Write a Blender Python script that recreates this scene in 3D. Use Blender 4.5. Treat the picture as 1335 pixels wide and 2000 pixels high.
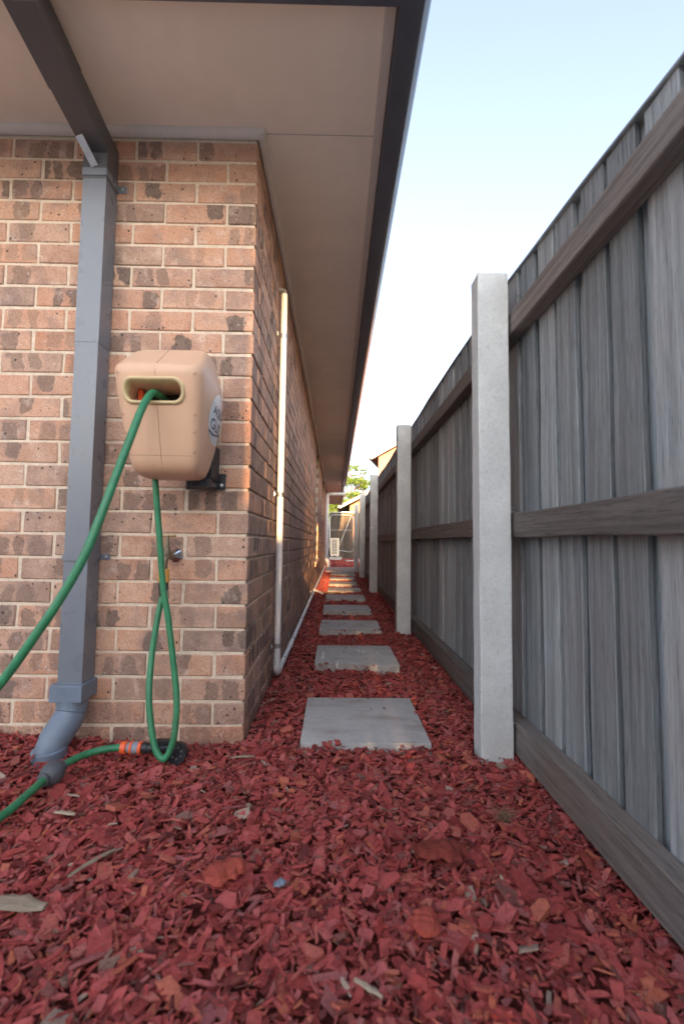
import bpy, bmesh, math, random
import numpy as np
from mathutils import Vector, Matrix
from mathutils.bvhtree import BVHTree

# ------------------------------------------------------------------ scene, camera, light
for o in list(bpy.data.objects):
    bpy.data.objects.remove(o, do_unlink=True)
SC = bpy.context.scene
COL = SC.collection
rnd = random.Random(7)
nr = np.random.default_rng(11)
pi = math.pi

CAM_POS = (0.325, -1.697, 0.72)
YAW, PITCH, ROLL = 0.0123, 0.0659, 0.0119
cam_d = bpy.data.cameras.new('camera')
cam = bpy.data.objects.new('camera', cam_d)
COL.objects.link(cam)
cy, sy, cp, sp = math.cos(YAW), math.sin(YAW), math.cos(PITCH), math.sin(PITCH)
fw = Vector((sy * cp, cy * cp, sp)); rg = Vector((cy, -sy, 0.0)); up = rg.cross(fw)
cr, sr = math.cos(ROLL), math.sin(ROLL)
r2 = rg * cr + up * sr; u2 = up * cr - rg * sr
cam.matrix_world = Matrix(((r2.x, u2.x, -fw.x, CAM_POS[0]), (r2.y, u2.y, -fw.y, CAM_POS[1]),
                           (r2.z, u2.z, -fw.z, CAM_POS[2]), (0, 0, 0, 1)))
cam_d.sensor_fit = 'VERTICAL'; cam_d.sensor_height = 36.0; cam_d.sensor_width = 24.0
cam_d.lens = 16.0
cam_d.clip_start = 0.02; cam_d.clip_end = 2000
cam_d.dof.use_dof = True; cam_d.dof.focus_distance = 4.0; cam_d.dof.aperture_fstop = 3.2
SC.camera = cam

SUN_EL, SUN_AZ = 10.0, 1.2          # degrees; azimuth off the -Y axis towards +X
W = bpy.data.worlds.new('World'); SC.world = W; W.use_nodes = True
wn = W.node_tree.nodes; wl = W.node_tree.links
wn.clear()
sky = wn.new('ShaderNodeTexSky'); sky.sky_type = 'NISHITA'; sky.sun_disc = False
sky.sun_elevation = math.radians(SUN_EL)
sky.sun_rotation = math.radians(180.0 - SUN_AZ)
sky.air_density = 1.0; sky.dust_density = 5.0; sky.ozone_density = 2.2
bg = wn.new('ShaderNodeBackground'); bg.inputs[1].default_value = 0.15
wo = wn.new('ShaderNodeOutputWorld')
hs = wn.new('ShaderNodeHueSaturation'); hs.inputs['Saturation'].default_value = 0.62
wl.new(sky.outputs[0], hs.inputs['Color']); tn = wn.new('ShaderNodeMix'); tn.data_type = 'RGBA'; tn.blend_type = 'MULTIPLY'; tn.inputs[0].default_value = 1.0
tn.inputs[7].default_value = (0.985, 0.99, 1.03, 1)
wl.new(hs.outputs[0], tn.inputs[6]); wl.new(tn.outputs[2], bg.inputs[0]); wl.new(bg.outputs[0], wo.inputs[0])

sun_d = bpy.data.lights.new('sun', 'SUN'); sun = bpy.data.objects.new('sun', sun_d); COL.objects.link(sun)
sun_d.energy = 5.0; sun_d.angle = math.radians(0.6); sun_d.color = (1.0, 0.58, 0.25)
a, e = math.radians(SUN_AZ), math.radians(SUN_EL)
sdir = Vector((math.sin(a) * math.cos(e), -math.cos(a) * math.cos(e), math.sin(e)))
sun.rotation_euler = sdir.to_track_quat('Z', 'Y').to_euler()
sun.location = (2, -8, 6)

SC.view_settings.view_transform = 'Standard'; SC.view_settings.look = 'None'
SC.view_settings.gamma = 1.0; SC.view_settings.use_curve_mapping = False
SC.view_settings.exposure = 2.48
SC.render.engine = 'CYCLES'
SC.cycles.use_denoising = True
SC.cycles.max_bounces = 8; SC.cycles.diffuse_bounces = 5

# ------------------------------------------------------------------ helpers
def tag(o, label=None, cat=None, group=None, kind=None):
    if label: o['label'] = label
    if cat: o['category'] = cat
    if group: o['group'] = group
    if kind: o['kind'] = kind
    return o

def thing(name, loc, label, cat, group=None):
    o = bpy.data.objects.new(name, None); COL.objects.link(o)
    o.location = loc; o.empty_display_size = 0.1
    return tag(o, label, cat, group)

def adopt(o, parent):
    """parent an object that stands in world coordinates"""
    if parent is not None:
        o.parent = parent
        if parent.type == 'EMPTY':
            o.matrix_parent_inverse = Matrix.Translation(parent.location).inverted()
        elif parent.location.length > 0:
            o.matrix_parent_inverse = Matrix.Translation(parent.location).inverted()
    return o

def link(name, me, parent=None, loc=None):
    o = bpy.data.objects.new(name, me); COL.objects.link(o)
    adopt(o, parent)
    if loc is not None: o.location = loc
    return o

def from_bm(bm, name, mat, smooth=False):
    me = bpy.data.meshes.new(name)
    bmesh.ops.recalc_face_normals(bm, faces=bm.faces)
    bm.to_mesh(me); bm.free()
    if mat: me.materials.append(mat)
    if smooth:
        for p in me.polygons: p.use_smooth = True
    return me

def bm_box(bm, lo, hi, bevel=0.0, seg=1):
    vs = [bm.verts.new((x, y, z)) for x in (lo[0], hi[0]) for y in (lo[1], hi[1]) for z in (lo[2], hi[2])]
    F = [(0, 1, 3, 2), (4, 6, 7, 5), (0, 4, 5, 1), (2, 3, 7, 6), (0, 2, 6, 4), (1, 5, 7, 3)]
    fs = [bm.faces.new([vs[i] for i in f]) for f in F]
    if bevel > 0:
        es = list({ed for f in fs for ed in f.edges})
        bmesh.ops.bevel(bm, geom=es, offset=bevel, segments=seg, affect='EDGES', profile=0.7)
    return vs

def box(name, lo, hi, mat, parent=None, bevel=0.0, seg=1, smooth=False):
    bm = bmesh.new(); bm_box(bm, lo, hi, bevel, seg)
    return link(name, from_bm(bm, name, mat, smooth), parent)

def catmull(pts, n=8):
    P = [Vector(p) for p in pts]
    P = [P[0] * 2 - P[1]] + P + [P[-1] * 2 - P[-2]]
    out = []
    for i in range(1, len(P) - 2):
        for k in range(n):
            t = k / n
            a0, a1, a2, a3 = P[i - 1], P[i], P[i + 1], P[i + 2]
            out.append(0.5 * ((2 * a1) + (a2 - a0) * t + (2 * a0 - 5 * a1 + 4 * a2 - a3) * t * t + (3 * a1 - a0 - 3 * a2 + a3) * t ** 3))
    out.append(P[-2])
    return out

def bm_tube(bm, pts, rad, seg=14, cap=True):
    pts = [Vector(p) for p in pts]
    rads = rad if isinstance(rad, (list, tuple)) else [rad] * len(pts)
    rings = []; nrm = None
    for i, p in enumerate(pts):
        t = (pts[min(i + 1, len(pts) - 1)] - pts[max(i - 1, 0)]).normalized()
        if nrm is None:
            nrm = t.orthogonal().normalized()
        nrm = (nrm - t * nrm.dot(t)).normalized(); b = t.cross(nrm)
        rings.append([bm.verts.new(p + (nrm * math.cos(2 * pi * k / seg) + b * math.sin(2 * pi * k / seg)) * rads[i]) for k in range(seg)])
    for r0, r1 in zip(rings, rings[1:]):
        for k in range(seg):
            bm.faces.new((r0[k], r0[(k + 1) % seg], r1[(k + 1) % seg], r1[k]))
    if cap:
        bm.faces.new(rings[0][::-1]); bm.faces.new(rings[-1])

def auto_smooth(me, ang=35):
    """smooth shading with hard edges marked sharp where faces meet steeply"""
    for p in me.polygons: p.use_smooth = True
    bm = bmesh.new(); bm.from_mesh(me)
    for ed in bm.edges:
        if len(ed.link_faces) == 2 and ed.calc_face_angle(0) > math.radians(ang): ed.smooth = False
    bm.to_mesh(me); bm.free()

def tube(name, pts, rad, mat, parent=None, seg=14, cap=True):
    bm = bmesh.new(); bm_tube(bm, pts, rad, seg, cap)
    me = from_bm(bm, name, mat); auto_smooth(me)
    return link(name, me, parent)

def lathe(name, c, axis, prof, mat, parent=None, seg=28):
    """prof: list of (distance along axis, radius)"""
    ax = Vector(axis).normalized()
    bm = bmesh.new()
    n = ax.orthogonal().normalized(); b = ax.cross(n); c = Vector(c)
    rings = []
    for d, r in prof:
        rings.append([bm.verts.new(c + ax * d + (n * math.cos(2 * pi * k / seg) + b * math.sin(2 * pi * k / seg)) * max(r, 1e-4)) for k in range(seg)])
    for r0, r1 in zip(rings, rings[1:]):
        for k in range(seg):
            bm.faces.new((r0[k], r0[(k + 1) % seg], r1[(k + 1) % seg], r1[k]))
    bm.faces.new(rings[0][::-1]); bm.faces.new(rings[-1])
    me = from_bm(bm, name, mat); auto_smooth(me, 30)
    return link(name, me, parent)

def prism(name, prof, axis, t0, t1, mat, parent=None, smooth=False):
    """prof: 2D polygon extruded along axis 'x' (prof = y,z) or 'y' (prof = x,z)"""
    bm = bmesh.new()
    def P(p, t): return (t, p[0], p[1]) if axis == 'x' else (p[0], t, p[1])
    A = [bm.verts.new(P(p, t0)) for p in prof]; B = [bm.verts.new(P(p, t1)) for p in prof]
    n = len(prof)
    for i in range(n): bm.faces.new((A[i], A[(i + 1) % n], B[(i + 1) % n], B[i]))
    bm.faces.new(A[::-1]); bm.faces.new(B)
    me = from_bm(bm, name, mat)
    if smooth: auto_smooth(me, 30)
    return link(name, me, parent)

# ------------------------------------------------------------------ materials
class NT:
    def __init__(s, name):
        s.m = bpy.data.materials.new(name); s.m.use_nodes = True
        s.t = s.m.node_tree; s.n = s.t.nodes; s.l = s.t.links
        s.b = s.n['Principled BSDF']
    def node(s, typ, **kw):
        n = s.n.new(typ)
        for k, v in kw.items(): setattr(n, k, v)
        return n
    def put(s, sock, v):
        if hasattr(v, 'node') or isinstance(v, bpy.types.NodeSocket): s.l.new(v, sock)
        else: sock.default_value = v
    def coord(s, which='Object'):
        return s.node('ShaderNodeTexCoord').outputs[which]
    def mapping(s, vec, scale=(1, 1, 1), loc=(0, 0, 0)):
        m = s.node('ShaderNodeMapping'); s.l.new(vec, m.inputs[0])
        m.inputs['Scale'].default_value = scale; s.put(m.inputs['Location'], loc)
        return m.outputs[0]
    def noise(s, vec, scale, detail=4, rough=0.55, dist=0.0):
        n = s.node('ShaderNodeTexNoise'); s.l.new(vec, n.inputs['Vector'])
        n.inputs['Scale'].default_value = scale; n.inputs['Detail'].default_value = detail
        n.inputs['Roughness'].default_value = rough; n.inputs['Distortion'].default_value = dist
        return n.outputs[0]
    def voro(s, vec, scale, feature='F1', rand=1.0):
        n = s.node('ShaderNodeTexVoronoi', feature=feature); s.l.new(vec, n.inputs['Vector'])
        n.inputs['Scale'].default_value = scale; n.inputs['Randomness'].default_value = rand
        return n
    def ramp(s, fac, stops, interp='LINEAR'):
        n = s.node('ShaderNodeValToRGB'); s.put(n.inputs[0], fac); cr = n.color_ramp
        cr.interpolation = interp
        while len(cr.elements) < len(stops): cr.elements.new(0.5)
        for el, (p, c) in zip(cr.elements, stops):
            el.position = p
            el.color = (c, c, c, 1) if isinstance(c, (int, float)) else (*c, 1)
        return n.outputs[0]
    def math(s, op, a, b=0.0, c=0.0, clamp=False):
        n = s.node('ShaderNodeMath', operation=op); n.use_clamp = clamp
        for i, v in enumerate((a, b, c)): s.put(n.inputs[i], v)
        return n.outputs[0]
    def vmath(s, op, a, b):
        n = s.node('ShaderNodeVectorMath', operation=op); s.put(n.inputs[0], a); s.put(n.inputs[1], b)
        return n.outputs[0]
    def mix(s, fac, a, b, mode='MIX'):
        n = s.node('ShaderNodeMix', data_type='RGBA', blend_type=mode)
        s.put(n.inputs[0], fac)
        for i, v in ((6, a), (7, b)):
            if isinstance(v, tuple): v = (*v, 1) if len(v) == 3 else v
            s.put(n.inputs[i], v)
        return n.outputs[2]
    def bump(s, h, strength=0.3, dist=0.01):
        n = s.node('ShaderNodeBump'); s.put(n.inputs['Height'], h)
        n.inputs['Strength'].default_value = strength; n.inputs['Distance'].default_value = dist
        s.l.new(n.outputs[0], s.b.inputs['Normal'])
    def out(s, col=None, rough=None, **kw):
        if col is not None:
            if isinstance(col, tuple): col = (*col, 1)
            s.put(s.b.inputs['Base Color'], col)
        if rough is not None: s.put(s.b.inputs['Roughness'], rough)
        for k, v in kw.items(): s.put(s.b.inputs[k.replace('_', ' ')], v)
        return s.m
    def orand(s): return s.node('ShaderNodeObjectInfo').outputs['Random']
    def isl(s): return s.node('ShaderNodeNewGeometry').outputs['Random Per Island']

def plain(name, col, rough=0.5, var=0.12, scale=30, metallic=0.0, bump=0.0, spec=0.5, dirt=None):
    t = NT(name); co = t.coord()
    n = t.noise(co, scale, 5)
    c = t.mix(t.ramp(n, [(0.3, 0), (0.7, 1)]), tuple(x * (1 - var) for x in col), tuple(min(1, x * (1 + var)) for x in col))
    if dirt:
        n2 = t.noise(co, scale * 0.22, 6, 0.65)
        c = t.mix(t.ramp(n2, [(0.5, 0), (0.72, dirt[1])]), c, dirt[0])
    if bump: t.bump(n, bump, 0.004)
    return t.out(c, t.ramp(n, [(0.2, max(0.02, rough - 0.06)), (0.8, min(1, rough + 0.08))]), Metallic=metallic, Specular_IOR_Level=spec)

def brick_mat(name, single):
    t = NT(name); obj = t.coord()
    r = t.orand() if single else t.isl()
    if single:
        off = t.node('ShaderNodeCombineXYZ')
        t.put(off.inputs[0], t.math('MULTIPLY', r, 37.0)); t.put(off.inputs[1], t.math('MULTIPLY', r, 91.0)); t.put(off.inputs[2], t.math('MULTIPLY', r, 53.0))
        vec = t.vmath('ADD', obj, off.outputs[0])
    else:
        vec = obj
    base = t.ramp(r, [(0.0, (0.52, 0.25, 0.15)), (0.16, (0.60, 0.34, 0.22)), (0.30, (0.34, 0.225, 0.17)), (0.40, (0.58, 0.30, 0.19)), (0.52, (0.64, 0.40, 0.28)), (0.64, (0.25, 0.18, 0.15)), (0.74, (0.56, 0.29, 0.185)), (0.86, (0.62, 0.36, 0.24)), (1.0, (0.40, 0.235, 0.17))])
    cloud = t.noise(vec, 14, 5, 0.6)
    base = t.mix(t.ramp(cloud, [(0.35, 0), (0.7, 0.65)]), base, (0.64, 0.43, 0.325))
    dark = (0.12, 0.088, 0.075)
    if single:
        # the two or three kiln marks on a brick's face, warped by noise
        wob = t.noise(vec, 22, 3)
        sx = t.node('ShaderNodeSeparateXYZ'); t.l.new(obj, sx.inputs[0])
        xx = t.math('ADD', sx.outputs[0], t.math('MULTIPLY_ADD', wob, 0.055, -0.0275))
        zz = t.math('ADD', sx.outputs[2], t.math('ADD', t.math('MULTIPLY_ADD', t.noise(vec, 28, 3), 0.05, -0.025), t.math('MULTIPLY_ADD', t.math('FRACT', t.math('MULTIPLY', r, 23.9)), 0.03, -0.015)))
        k = t.math('FRACT', t.math('MULTIPLY', r, 17.3))
        shift = t.math('MULTIPLY_ADD', k, 0.10, -0.05)
        m = None
        for cx, w, th in ((-0.062, 0.030, 0.25), (0.008, 0.022, 0.45), (0.074, 0.034, 0.62)):
            dx = t.math('DIVIDE', t.math('SUBTRACT', xx, t.math('ADD', shift, cx)), w)
            dz = t.math('DIVIDE', zz, 0.040)
            d = t.math('ADD', t.math('POWER', t.math('ABSOLUTE', dx), 3.6), t.math('POWER', t.math('ABSOLUTE', dz), 3.6))
            on = t.math('GREATER_THAN', t.math('FRACT', t.math('MULTIPLY_ADD', r, 31.7, th)), 0.44)
            f = t.math('MULTIPLY', t.ramp(d, [(0.6, 1), (1.12, 0)]), on)
            m = f if m is None else t.math('MAXIMUM', m, f)
        strength = t.math('MULTIPLY_ADD', t.math('FRACT', t.math('MULTIPLY', r, 7.9)), 0.7, 0.3)
        m = t.math('MULTIPLY', m, strength)
        core = t.noise(vec, 60, 4, 0.7)
        base = t.mix(m, base, t.mix(t.ramp(core, [(0.45, 0), (0.65, 1)]), (0.20, 0.145, 0.115), dark))
    else:
        v = t.mapping(vec, (9, 11, 2.0)); n = t.noise(v, 1.3, 3)
        base = t.mix(t.ramp(n, [(0.5, 0), (0.62, 0.7)]), base, dark)
    # purple grey smoke over part of the bricks
    sm = t.noise(vec, 9, 3)
    base = t.mix(t.ramp(sm, [(0.50, 0), (0.70, 0.6)]), base, (0.25, 0.185, 0.165))
    ef = t.noise(t.vmath('ADD', vec, (1.7, 4.2, 8.8)), 17, 5, 0.65)
    base = t.mix(t.ramp(ef, [(0.56, 0), (0.74, 0.5)]), base, (0.76, 0.62, 0.52))
    # specks: dark iron spots, little pits and pale rings
    sp1 = t.voro(vec, 120); base = t.mix(t.ramp(sp1.outputs['Distance'], [(0.13, 0.9), (0.22, 0)]), base, (0.17, 0.07, 0.05))
    gate = t.noise(vec, 40, 2)
    sp2 = t.voro(vec, 45); base = t.mix(t.math('MULTIPLY', t.ramp(sp2.outputs['Distance'], [(0.16, 1), (0.26, 0)]), t.ramp(gate, [(0.56, 0), (0.60, 1)])), base, (0.05, 0.04, 0.045))
    g2 = t.noise(t.vmath('ADD', vec, (3.1, 7.7, 1.3)), 26, 2)
    sp3 = t.voro(t.vmath('ADD', vec, (5.3, 2.7, 9.3)), 62)
    ring = t.ramp(sp3.outputs['Distance'], [(0.10, 0), (0.17, 1), (0.25, 1), (0.32, 0)])
    base = t.mix(t.math('MULTIPLY', ring, t.ramp(g2, [(0.63, 0), (0.67, 0.75)])), base, (0.55, 0.50, 0.46))
    ps = t.node('ShaderNodeSeparateXYZ'); t.l.new(t.node('ShaderNodeNewGeometry').outputs['Position'], ps.inputs[0])
    lim = t.math('MULTIPLY_ADD', ps.outputs[2], 0.9, 0.47)          # mud splashed up in specks, fewer the higher
    spl = t.math('GREATER_THAN', t.noise(vec, 75, 4, 0.7), lim)
    base = t.mix(t.math('MULTIPLY', spl, 0.5), base, (0.24, 0.12, 0.09))
    fine = t.noise(vec, 210, 4, 0.75)
    base = t.mix(t.ramp(fine, [(0.34, 0.5), (0.5, 0)]), base, (0.22, 0.115, 0.085))
    base = t.mix(t.ramp(fine, [(0.56, 0), (0.72, 0.45)]), base, (0.70, 0.50, 0.41))
    h = t.math('ADD', t.noise(vec, 130, 4, 0.6), t.math('MULTIPLY', t.ramp(sp2.outputs['Distance'], [(0.1, 0), (0.3, 1)]), 0.6))
    t.bump(h, 0.45, 0.004)
    return t.out(base, 0.82, Specular_IOR_Level=0.25)

def wood_mat(name, dark, light, axis, warm=(0.22, 0.15, 0.10), island=False):
    t = NT(name); obj = t.coord()
    r = t.isl() if island else t.orand()
    off = t.node('ShaderNodeCombineXYZ')
    t.put(off.inputs[0], t.math('MULTIPLY', r, 13.0)); t.put(off.inputs[1], t.math('MULTIPLY', r, 29.0)); t.put(off.inputs[2], t.math('MULTIPLY', r, 41.0))
    vec = t.vmath('ADD', obj, off.outputs[0])
    sc = {'z': (1, 1, 0.035), 'y': (1, 0.035, 1), 'x': (0.035, 1, 1)}[axis]
    v = t.mapping(vec, sc)
    g1 = t.noise(v, 80, 7, 0.72, 0.2); g2 = t.noise(v, 340, 4, 0.75); g3 = t.noise(vec, 2.2, 4)
    c = t.mix(t.ramp(g1, [(0.28, 0), (0.72, 1)]), dark, light)
    c = t.mix(t.math('MULTIPLY', t.ramp(g2, [(0.33, 0.85), (0.47, 0)]), 0.9), c, tuple(x * 0.35 for x in dark))
    c = t.mix(t.ramp(g3, [(0.42, 0), (0.72, 0.45)]), c, warm)
    st = t.noise(t.mapping(vec, {'z': (1, 1, 0.012), 'y': (1, 0.012, 1), 'x': (0.012, 1, 1)}[axis]), 38, 3)
    c = t.mix(t.ramp(st, [(0.36, 0.35), (0.5, 0)]), c, tuple(x * 0.5 for x in dark))
    tone = t.math('MULTIPLY_ADD', t.math('FRACT', t.math('MULTIPLY', r, 5.7)), 0.56, 0.70)
    c = t.mix(1.0, c, t.node('ShaderNodeCombineColor').outputs[0], 'MULTIPLY') if False else t.vmath('SCALE', c, (0, 0, 0)) if False else c
    vm = t.node('ShaderNodeVectorMath', operation='SCALE'); t.put(vm.inputs[0], c); t.put(vm.inputs['Scale'], tone)
    t.bump(t.math('ADD', g1, t.math('MULTIPLY', g2, 0.7)), 0.5, 0.004)
    return t.out(vm.outputs[0], 0.85, Specular_IOR_Level=0.25)

def concrete_mat(name, col, stain=(0.28, 0.22, 0.18), s_amt=0.5, scale=1.0):
    t = NT(name); obj = t.coord(); r = t.orand()
    off = t.node('ShaderNodeCombineXYZ')
    t.put(off.inputs[0], t.math('MULTIPLY', r, 23.0)); t.put(off.inputs[1], t.math('MULTIPLY', r, 57.0)); t.put(off.inputs[2], t.math('MULTIPLY', r, 11.0))
    vec = t.vmath('ADD', obj, off.outputs[0])
    n1 = t.noise(vec, 7 * scale, 6, 0.6); n2 = t.noise(vec, 90 * scale, 4, 0.6); n3 = t.noise(t.mapping(vec, (1, 2.2, 0.6)), 4.2 * scale, 5, 0.6)
    c = t.mix(t.ramp(n1, [(0.3, 0), (0.7, 1)]), tuple(x * 0.86 for x in col), tuple(min(1, x * 1.1) for x in col))
    c = t.mix(t.ramp(n2, [(0.32, 0.35), (0.5, 0)]), c, tuple(x * 0.6 for x in col))
    c = t.mix(t.ramp(n3, [(0.52, 0), (0.75, s_amt)]), c, stain)
    pits = t.voro(vec, 75 * scale)
    pg = t.ramp(t.noise(vec, 30, 2), [(0.55, 0), (0.65, 1)])
    pm = t.math('MULTIPLY', t.ramp(pits.outputs['Distance'], [(0.08, 1), (0.16, 0)]), pg)
    c = t.mix(t.math('MULTIPLY', pm, 0.7), c, tuple(x * 0.35 for x in col))
    t.bump(t.math('SUBTRACT', t.math('ADD', n2, n1), pm), 0.35, 0.004)
    return t.out(c, 0.86, Specular_IOR_Level=0.25)

def mulch_mat(name):
    t = NT(name); r = t.isl(); obj = t.coord()
    c = t.ramp(r, [(0.0, (0.11, 0.022, 0.020)), (0.12, (0.26, 0.042, 0.040)), (0.34, (0.38, 0.062, 0.056)), (0.54, (0.45, 0.086, 0.078)),
                   (0.72, (0.43, 0.108, 0.104)), (0.82, (0.47, 0.125, 0.070)), (0.90, (0.35, 0.11, 0.11)), (0.968, (0.21, 0.075, 0.062)),
                   (0.988, (0.26, 0.15, 0.115)), (1.0, (0.46, 0.36, 0.28))])
    g = t.noise(t.mapping(obj, (1, 1, 1)), 130, 5, 0.65)
    c = t.mix(t.ramp(g, [(0.3, 0.7), (0.58, 0)]), c, t.mix(0.55, c, (0.02, 0.008, 0.006)))
    g2 = t.noise(obj, 40, 3)
    c = t.mix(t.ramp(g2, [(0.55, 0), (0.8, 0.3)]), c, (0.40, 0.14, 0.11))
    t.bump(t.math('ADD', g, t.noise(obj, 420, 3)), 0.5, 0.002)
    return t.out(c, 0.75, Specular_IOR_Level=0.3)

M = {}
M['brick'] = brick_mat('brick', True)
M['brick_far'] = brick_mat('brick_far', False)
M['mortar'] = plain('mortar', (0.68, 0.575, 0.455), 0.95, 0.12, 60, bump=0.5, spec=0.1, dirt=((0.46, 0.36, 0.27), 0.4))
M['soffit'] = plain('soffit', (0.88, 0.80, 0.705), 0.75, 0.03, 8, bump=0.05, spec=0.2, dirt=((0.42, 0.37, 0.32), 0.15))
M['trim'] = plain('trim', (0.66, 0.62, 0.58), 0.6, 0.05, 20, spec=0.3)
M['gutter'] = plain('gutter', (0.085, 0.10, 0.13), 0.35, 0.08, 12)
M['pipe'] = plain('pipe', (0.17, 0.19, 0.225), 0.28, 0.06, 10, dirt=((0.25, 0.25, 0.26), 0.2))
M['pipe_shaded'] = plain('pipe_shaded', (0.085, 0.088, 0.098), 0.35, 0.06, 10)  # pipe colour darkened for the offset: its underside shade is painted in
M['pvc_grey'] = plain('pvc_grey', (0.16, 0.205, 0.27), 0.45, 0.10, 25, dirt=((0.30, 0.32, 0.34), 0.35))
M['pvc_white'] = plain('pvc_white', (0.84, 0.85, 0.86), 0.32, 0.02, 15, dirt=((0.6, 0.54, 0.5), 0.12))
M['galv'] = plain('galv', (0.55, 0.56, 0.57), 0.38, 0.12, 40, metallic=0.9)
M['brass'] = plain('brass', (0.42, 0.31, 0.16), 0.38, 0.2, 60, metallic=0.85)
M['old_brass'] = plain('old_brass', (0.24, 0.20, 0.14), 0.45, 0.2, 60, metallic=0.7)
M['chrome'] = plain('chrome', (0.75, 0.75, 0.76), 0.10, 0.03, 20, metallic=1.0)
M['reel'] = plain('reel', (0.70, 0.445, 0.295), 0.40, 0.035, 6, bump=0.04, dirt=((0.62, 0.49, 0.40), 0.4))
M['reel_rim'] = plain('reel_rim', (0.64, 0.50, 0.28), 0.45, 0.03, 8)
M['reel_dark'] = plain('reel_dark', (0.03, 0.025, 0.02), 0.6, 0.2, 60)
M['reel_line'] = plain('reel_line', (0.33, 0.18, 0.115), 0.6, 0.1, 30)
M['orange'] = plain('orange', (0.85, 0.13, 0.035), 0.4, 0.06, 30)
M['amber'] = plain('amber', (0.68, 0.36, 0.09), 0.42, 0.08, 30)
M['black'] = plain('black', (0.022, 0.024, 0.028), 0.42, 0.2, 40, dirt=((0.08, 0.05, 0.045), 0.35))
M['grey_rubber'] = plain('grey_rubber', (0.085, 0.092, 0.105), 0.55, 0.15, 30, dirt=((0.2, 0.15, 0.12), 0.35))
M['conn_grey'] = plain('conn_grey', (0.22, 0.24, 0.28), 0.45, 0.1, 30)
M['sticker'] = plain('sticker', (0.64, 0.66, 0.65), 0.3, 0.03, 12)
M['ink'] = plain('ink', (0.075, 0.105, 0.165), 0.4, 0.08, 40)
M['conc_post'] = concrete_mat('conc_post', (0.66, 0.68, 0.67), (0.42, 0.39, 0.35), 0.4)
M['conc_pave'] = concrete_mat('conc_pave', (0.44, 0.425, 0.41), (0.25, 0.175, 0.14), 0.75)
def streaky():
    m = concrete_mat('conc_streak', (0.43, 0.415, 0.40), (0.25, 0.175, 0.14), 0.75)
    t = NT.__new__(NT); t.m = m; t.t = m.node_tree; t.n = t.t.nodes; t.l = t.t.links; t.b = t.n['Principled BSDF']
    old = t.b.inputs['Base Color'].links[0].from_socket; co = t.coord()
    wv = t.vmath('ADD', co, (0.31, 0.2, 0.0))
    st = t.noise(t.mapping(wv, (1, 0.10, 1)), 42, 2)
    gt = t.noise(wv, 5, 2)
    f = t.math('MULTIPLY', t.ramp(st, [(0.64, 0), (0.67, 0.8)]), t.ramp(gt, [(0.42, 0), (0.52, 1)]))
    t.l.new(t.mix(f, old, (0.74, 0.72, 0.68)), t.b.inputs['Base Color'])
    return m
M['conc_streak'] = streaky()
M['bounce_paving'] = concrete_mat('bounce_paving', (0.62, 0.58, 0.52), (0.45, 0.38, 0.32), 0.3)
M['paling'] = wood_mat('paling', (0.21, 0.23, 0.24), (0.52, 0.55, 0.565), 'z', (0.30, 0.27, 0.245))
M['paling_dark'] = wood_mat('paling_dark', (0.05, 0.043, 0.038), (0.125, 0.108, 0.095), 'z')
M['rail'] = wood_mat('rail', (0.125, 0.108, 0.098), (0.285, 0.25, 0.23), 'y', (0.17, 0.115, 0.08))
M['rail_x'] = wood_mat('rail_x', (0.125, 0.108, 0.098), (0.285, 0.25, 0.23), 'x', (0.17, 0.115, 0.08))
M['bark'] = wood_mat('bark', (0.10, 0.075, 0.055), (0.20, 0.155, 0.12), 'z')
M['mulch'] = mulch_mat('mulch')
M['bed'] = plain('bed', (0.09, 0.020, 0.016), 0.95, 0.6, 60, bump=0.8, spec=0.1)
M['soil'] = plain('soil', (0.10, 0.085, 0.05), 0.95, 0.4, 3, spec=0.1)
M['glass'] = plain('glass', (0.02, 0.024, 0.03), 0.06, 0.05, 2, spec=0.8)
M['frame'] = plain('frame', (0.30, 0.28, 0.26), 0.4, 0.05, 10)
M['ac'] = plain('ac', (0.70, 0.64, 0.52), 0.45, 0.03, 8)
M['roof'] = plain('roof', (0.12, 0.13, 0.14), 0.5, 0.12, 6)
M['roof_red'] = plain('roof_red', (0.30, 0.14, 0.09), 0.7, 0.2, 8)
M['wall_far'] = plain('wall_far', (0.36, 0.20, 0.14), 0.85, 0.2, 14, dirt=((0.22, 0.13, 0.10), 0.5))
M['render_wall'] = plain('render_wall', (0.60, 0.50, 0.40), 0.85, 0.05, 5)

def hose_mat():
    t = NT('hose'); obj = t.coord(); n = t.noise(obj, 25, 4); n2 = t.noise(obj, 220, 3)
    c = t.mix(t.ramp(n, [(0.3, 0), (0.7, 1)]), (0.022, 0.17, 0.075), (0.035, 0.25, 0.115))
    c = t.mix(t.ramp(n2, [(0.55, 0), (0.8, 0.4)]), c, (0.25, 0.33, 0.22))
    c = t.mix(t.ramp(t.noise(obj, 9, 5, 0.7), [(0.5, 0), (0.75, 0.4)]), c, (0.10, 0.17, 0.09))
    t.bump(n2, 0.15, 0.001)
    return t.out(c, 0.4)
M['hose'] = hose_mat()

def leaf_mat(name, a, b):
    t = NT(name); r = t.isl()
    c = t.ramp(r, [(0.0, a), (0.6, b), (1.0, tuple(x * 1.5 for x in b))])
    t.out(c, 0.55, Specular_IOR_Level=0.3)
    tr = t.node('ShaderNodeBsdfTranslucent'); t.put(tr.inputs[0], c)
    mx = t.node('ShaderNodeMixShader'); mx.inputs[0].default_value = 0.4
    t.l.new(t.b.outputs[0], mx.inputs[1]); t.l.new(tr.outputs[0], mx.inputs[2])
    t.l.new(mx.outputs[0], t.n['Material Output'].inputs[0])
    return t.m
M['leaf'] = leaf_mat('leaf', (0.05, 0.10, 0.018), (0.15, 0.24, 0.05))

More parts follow.
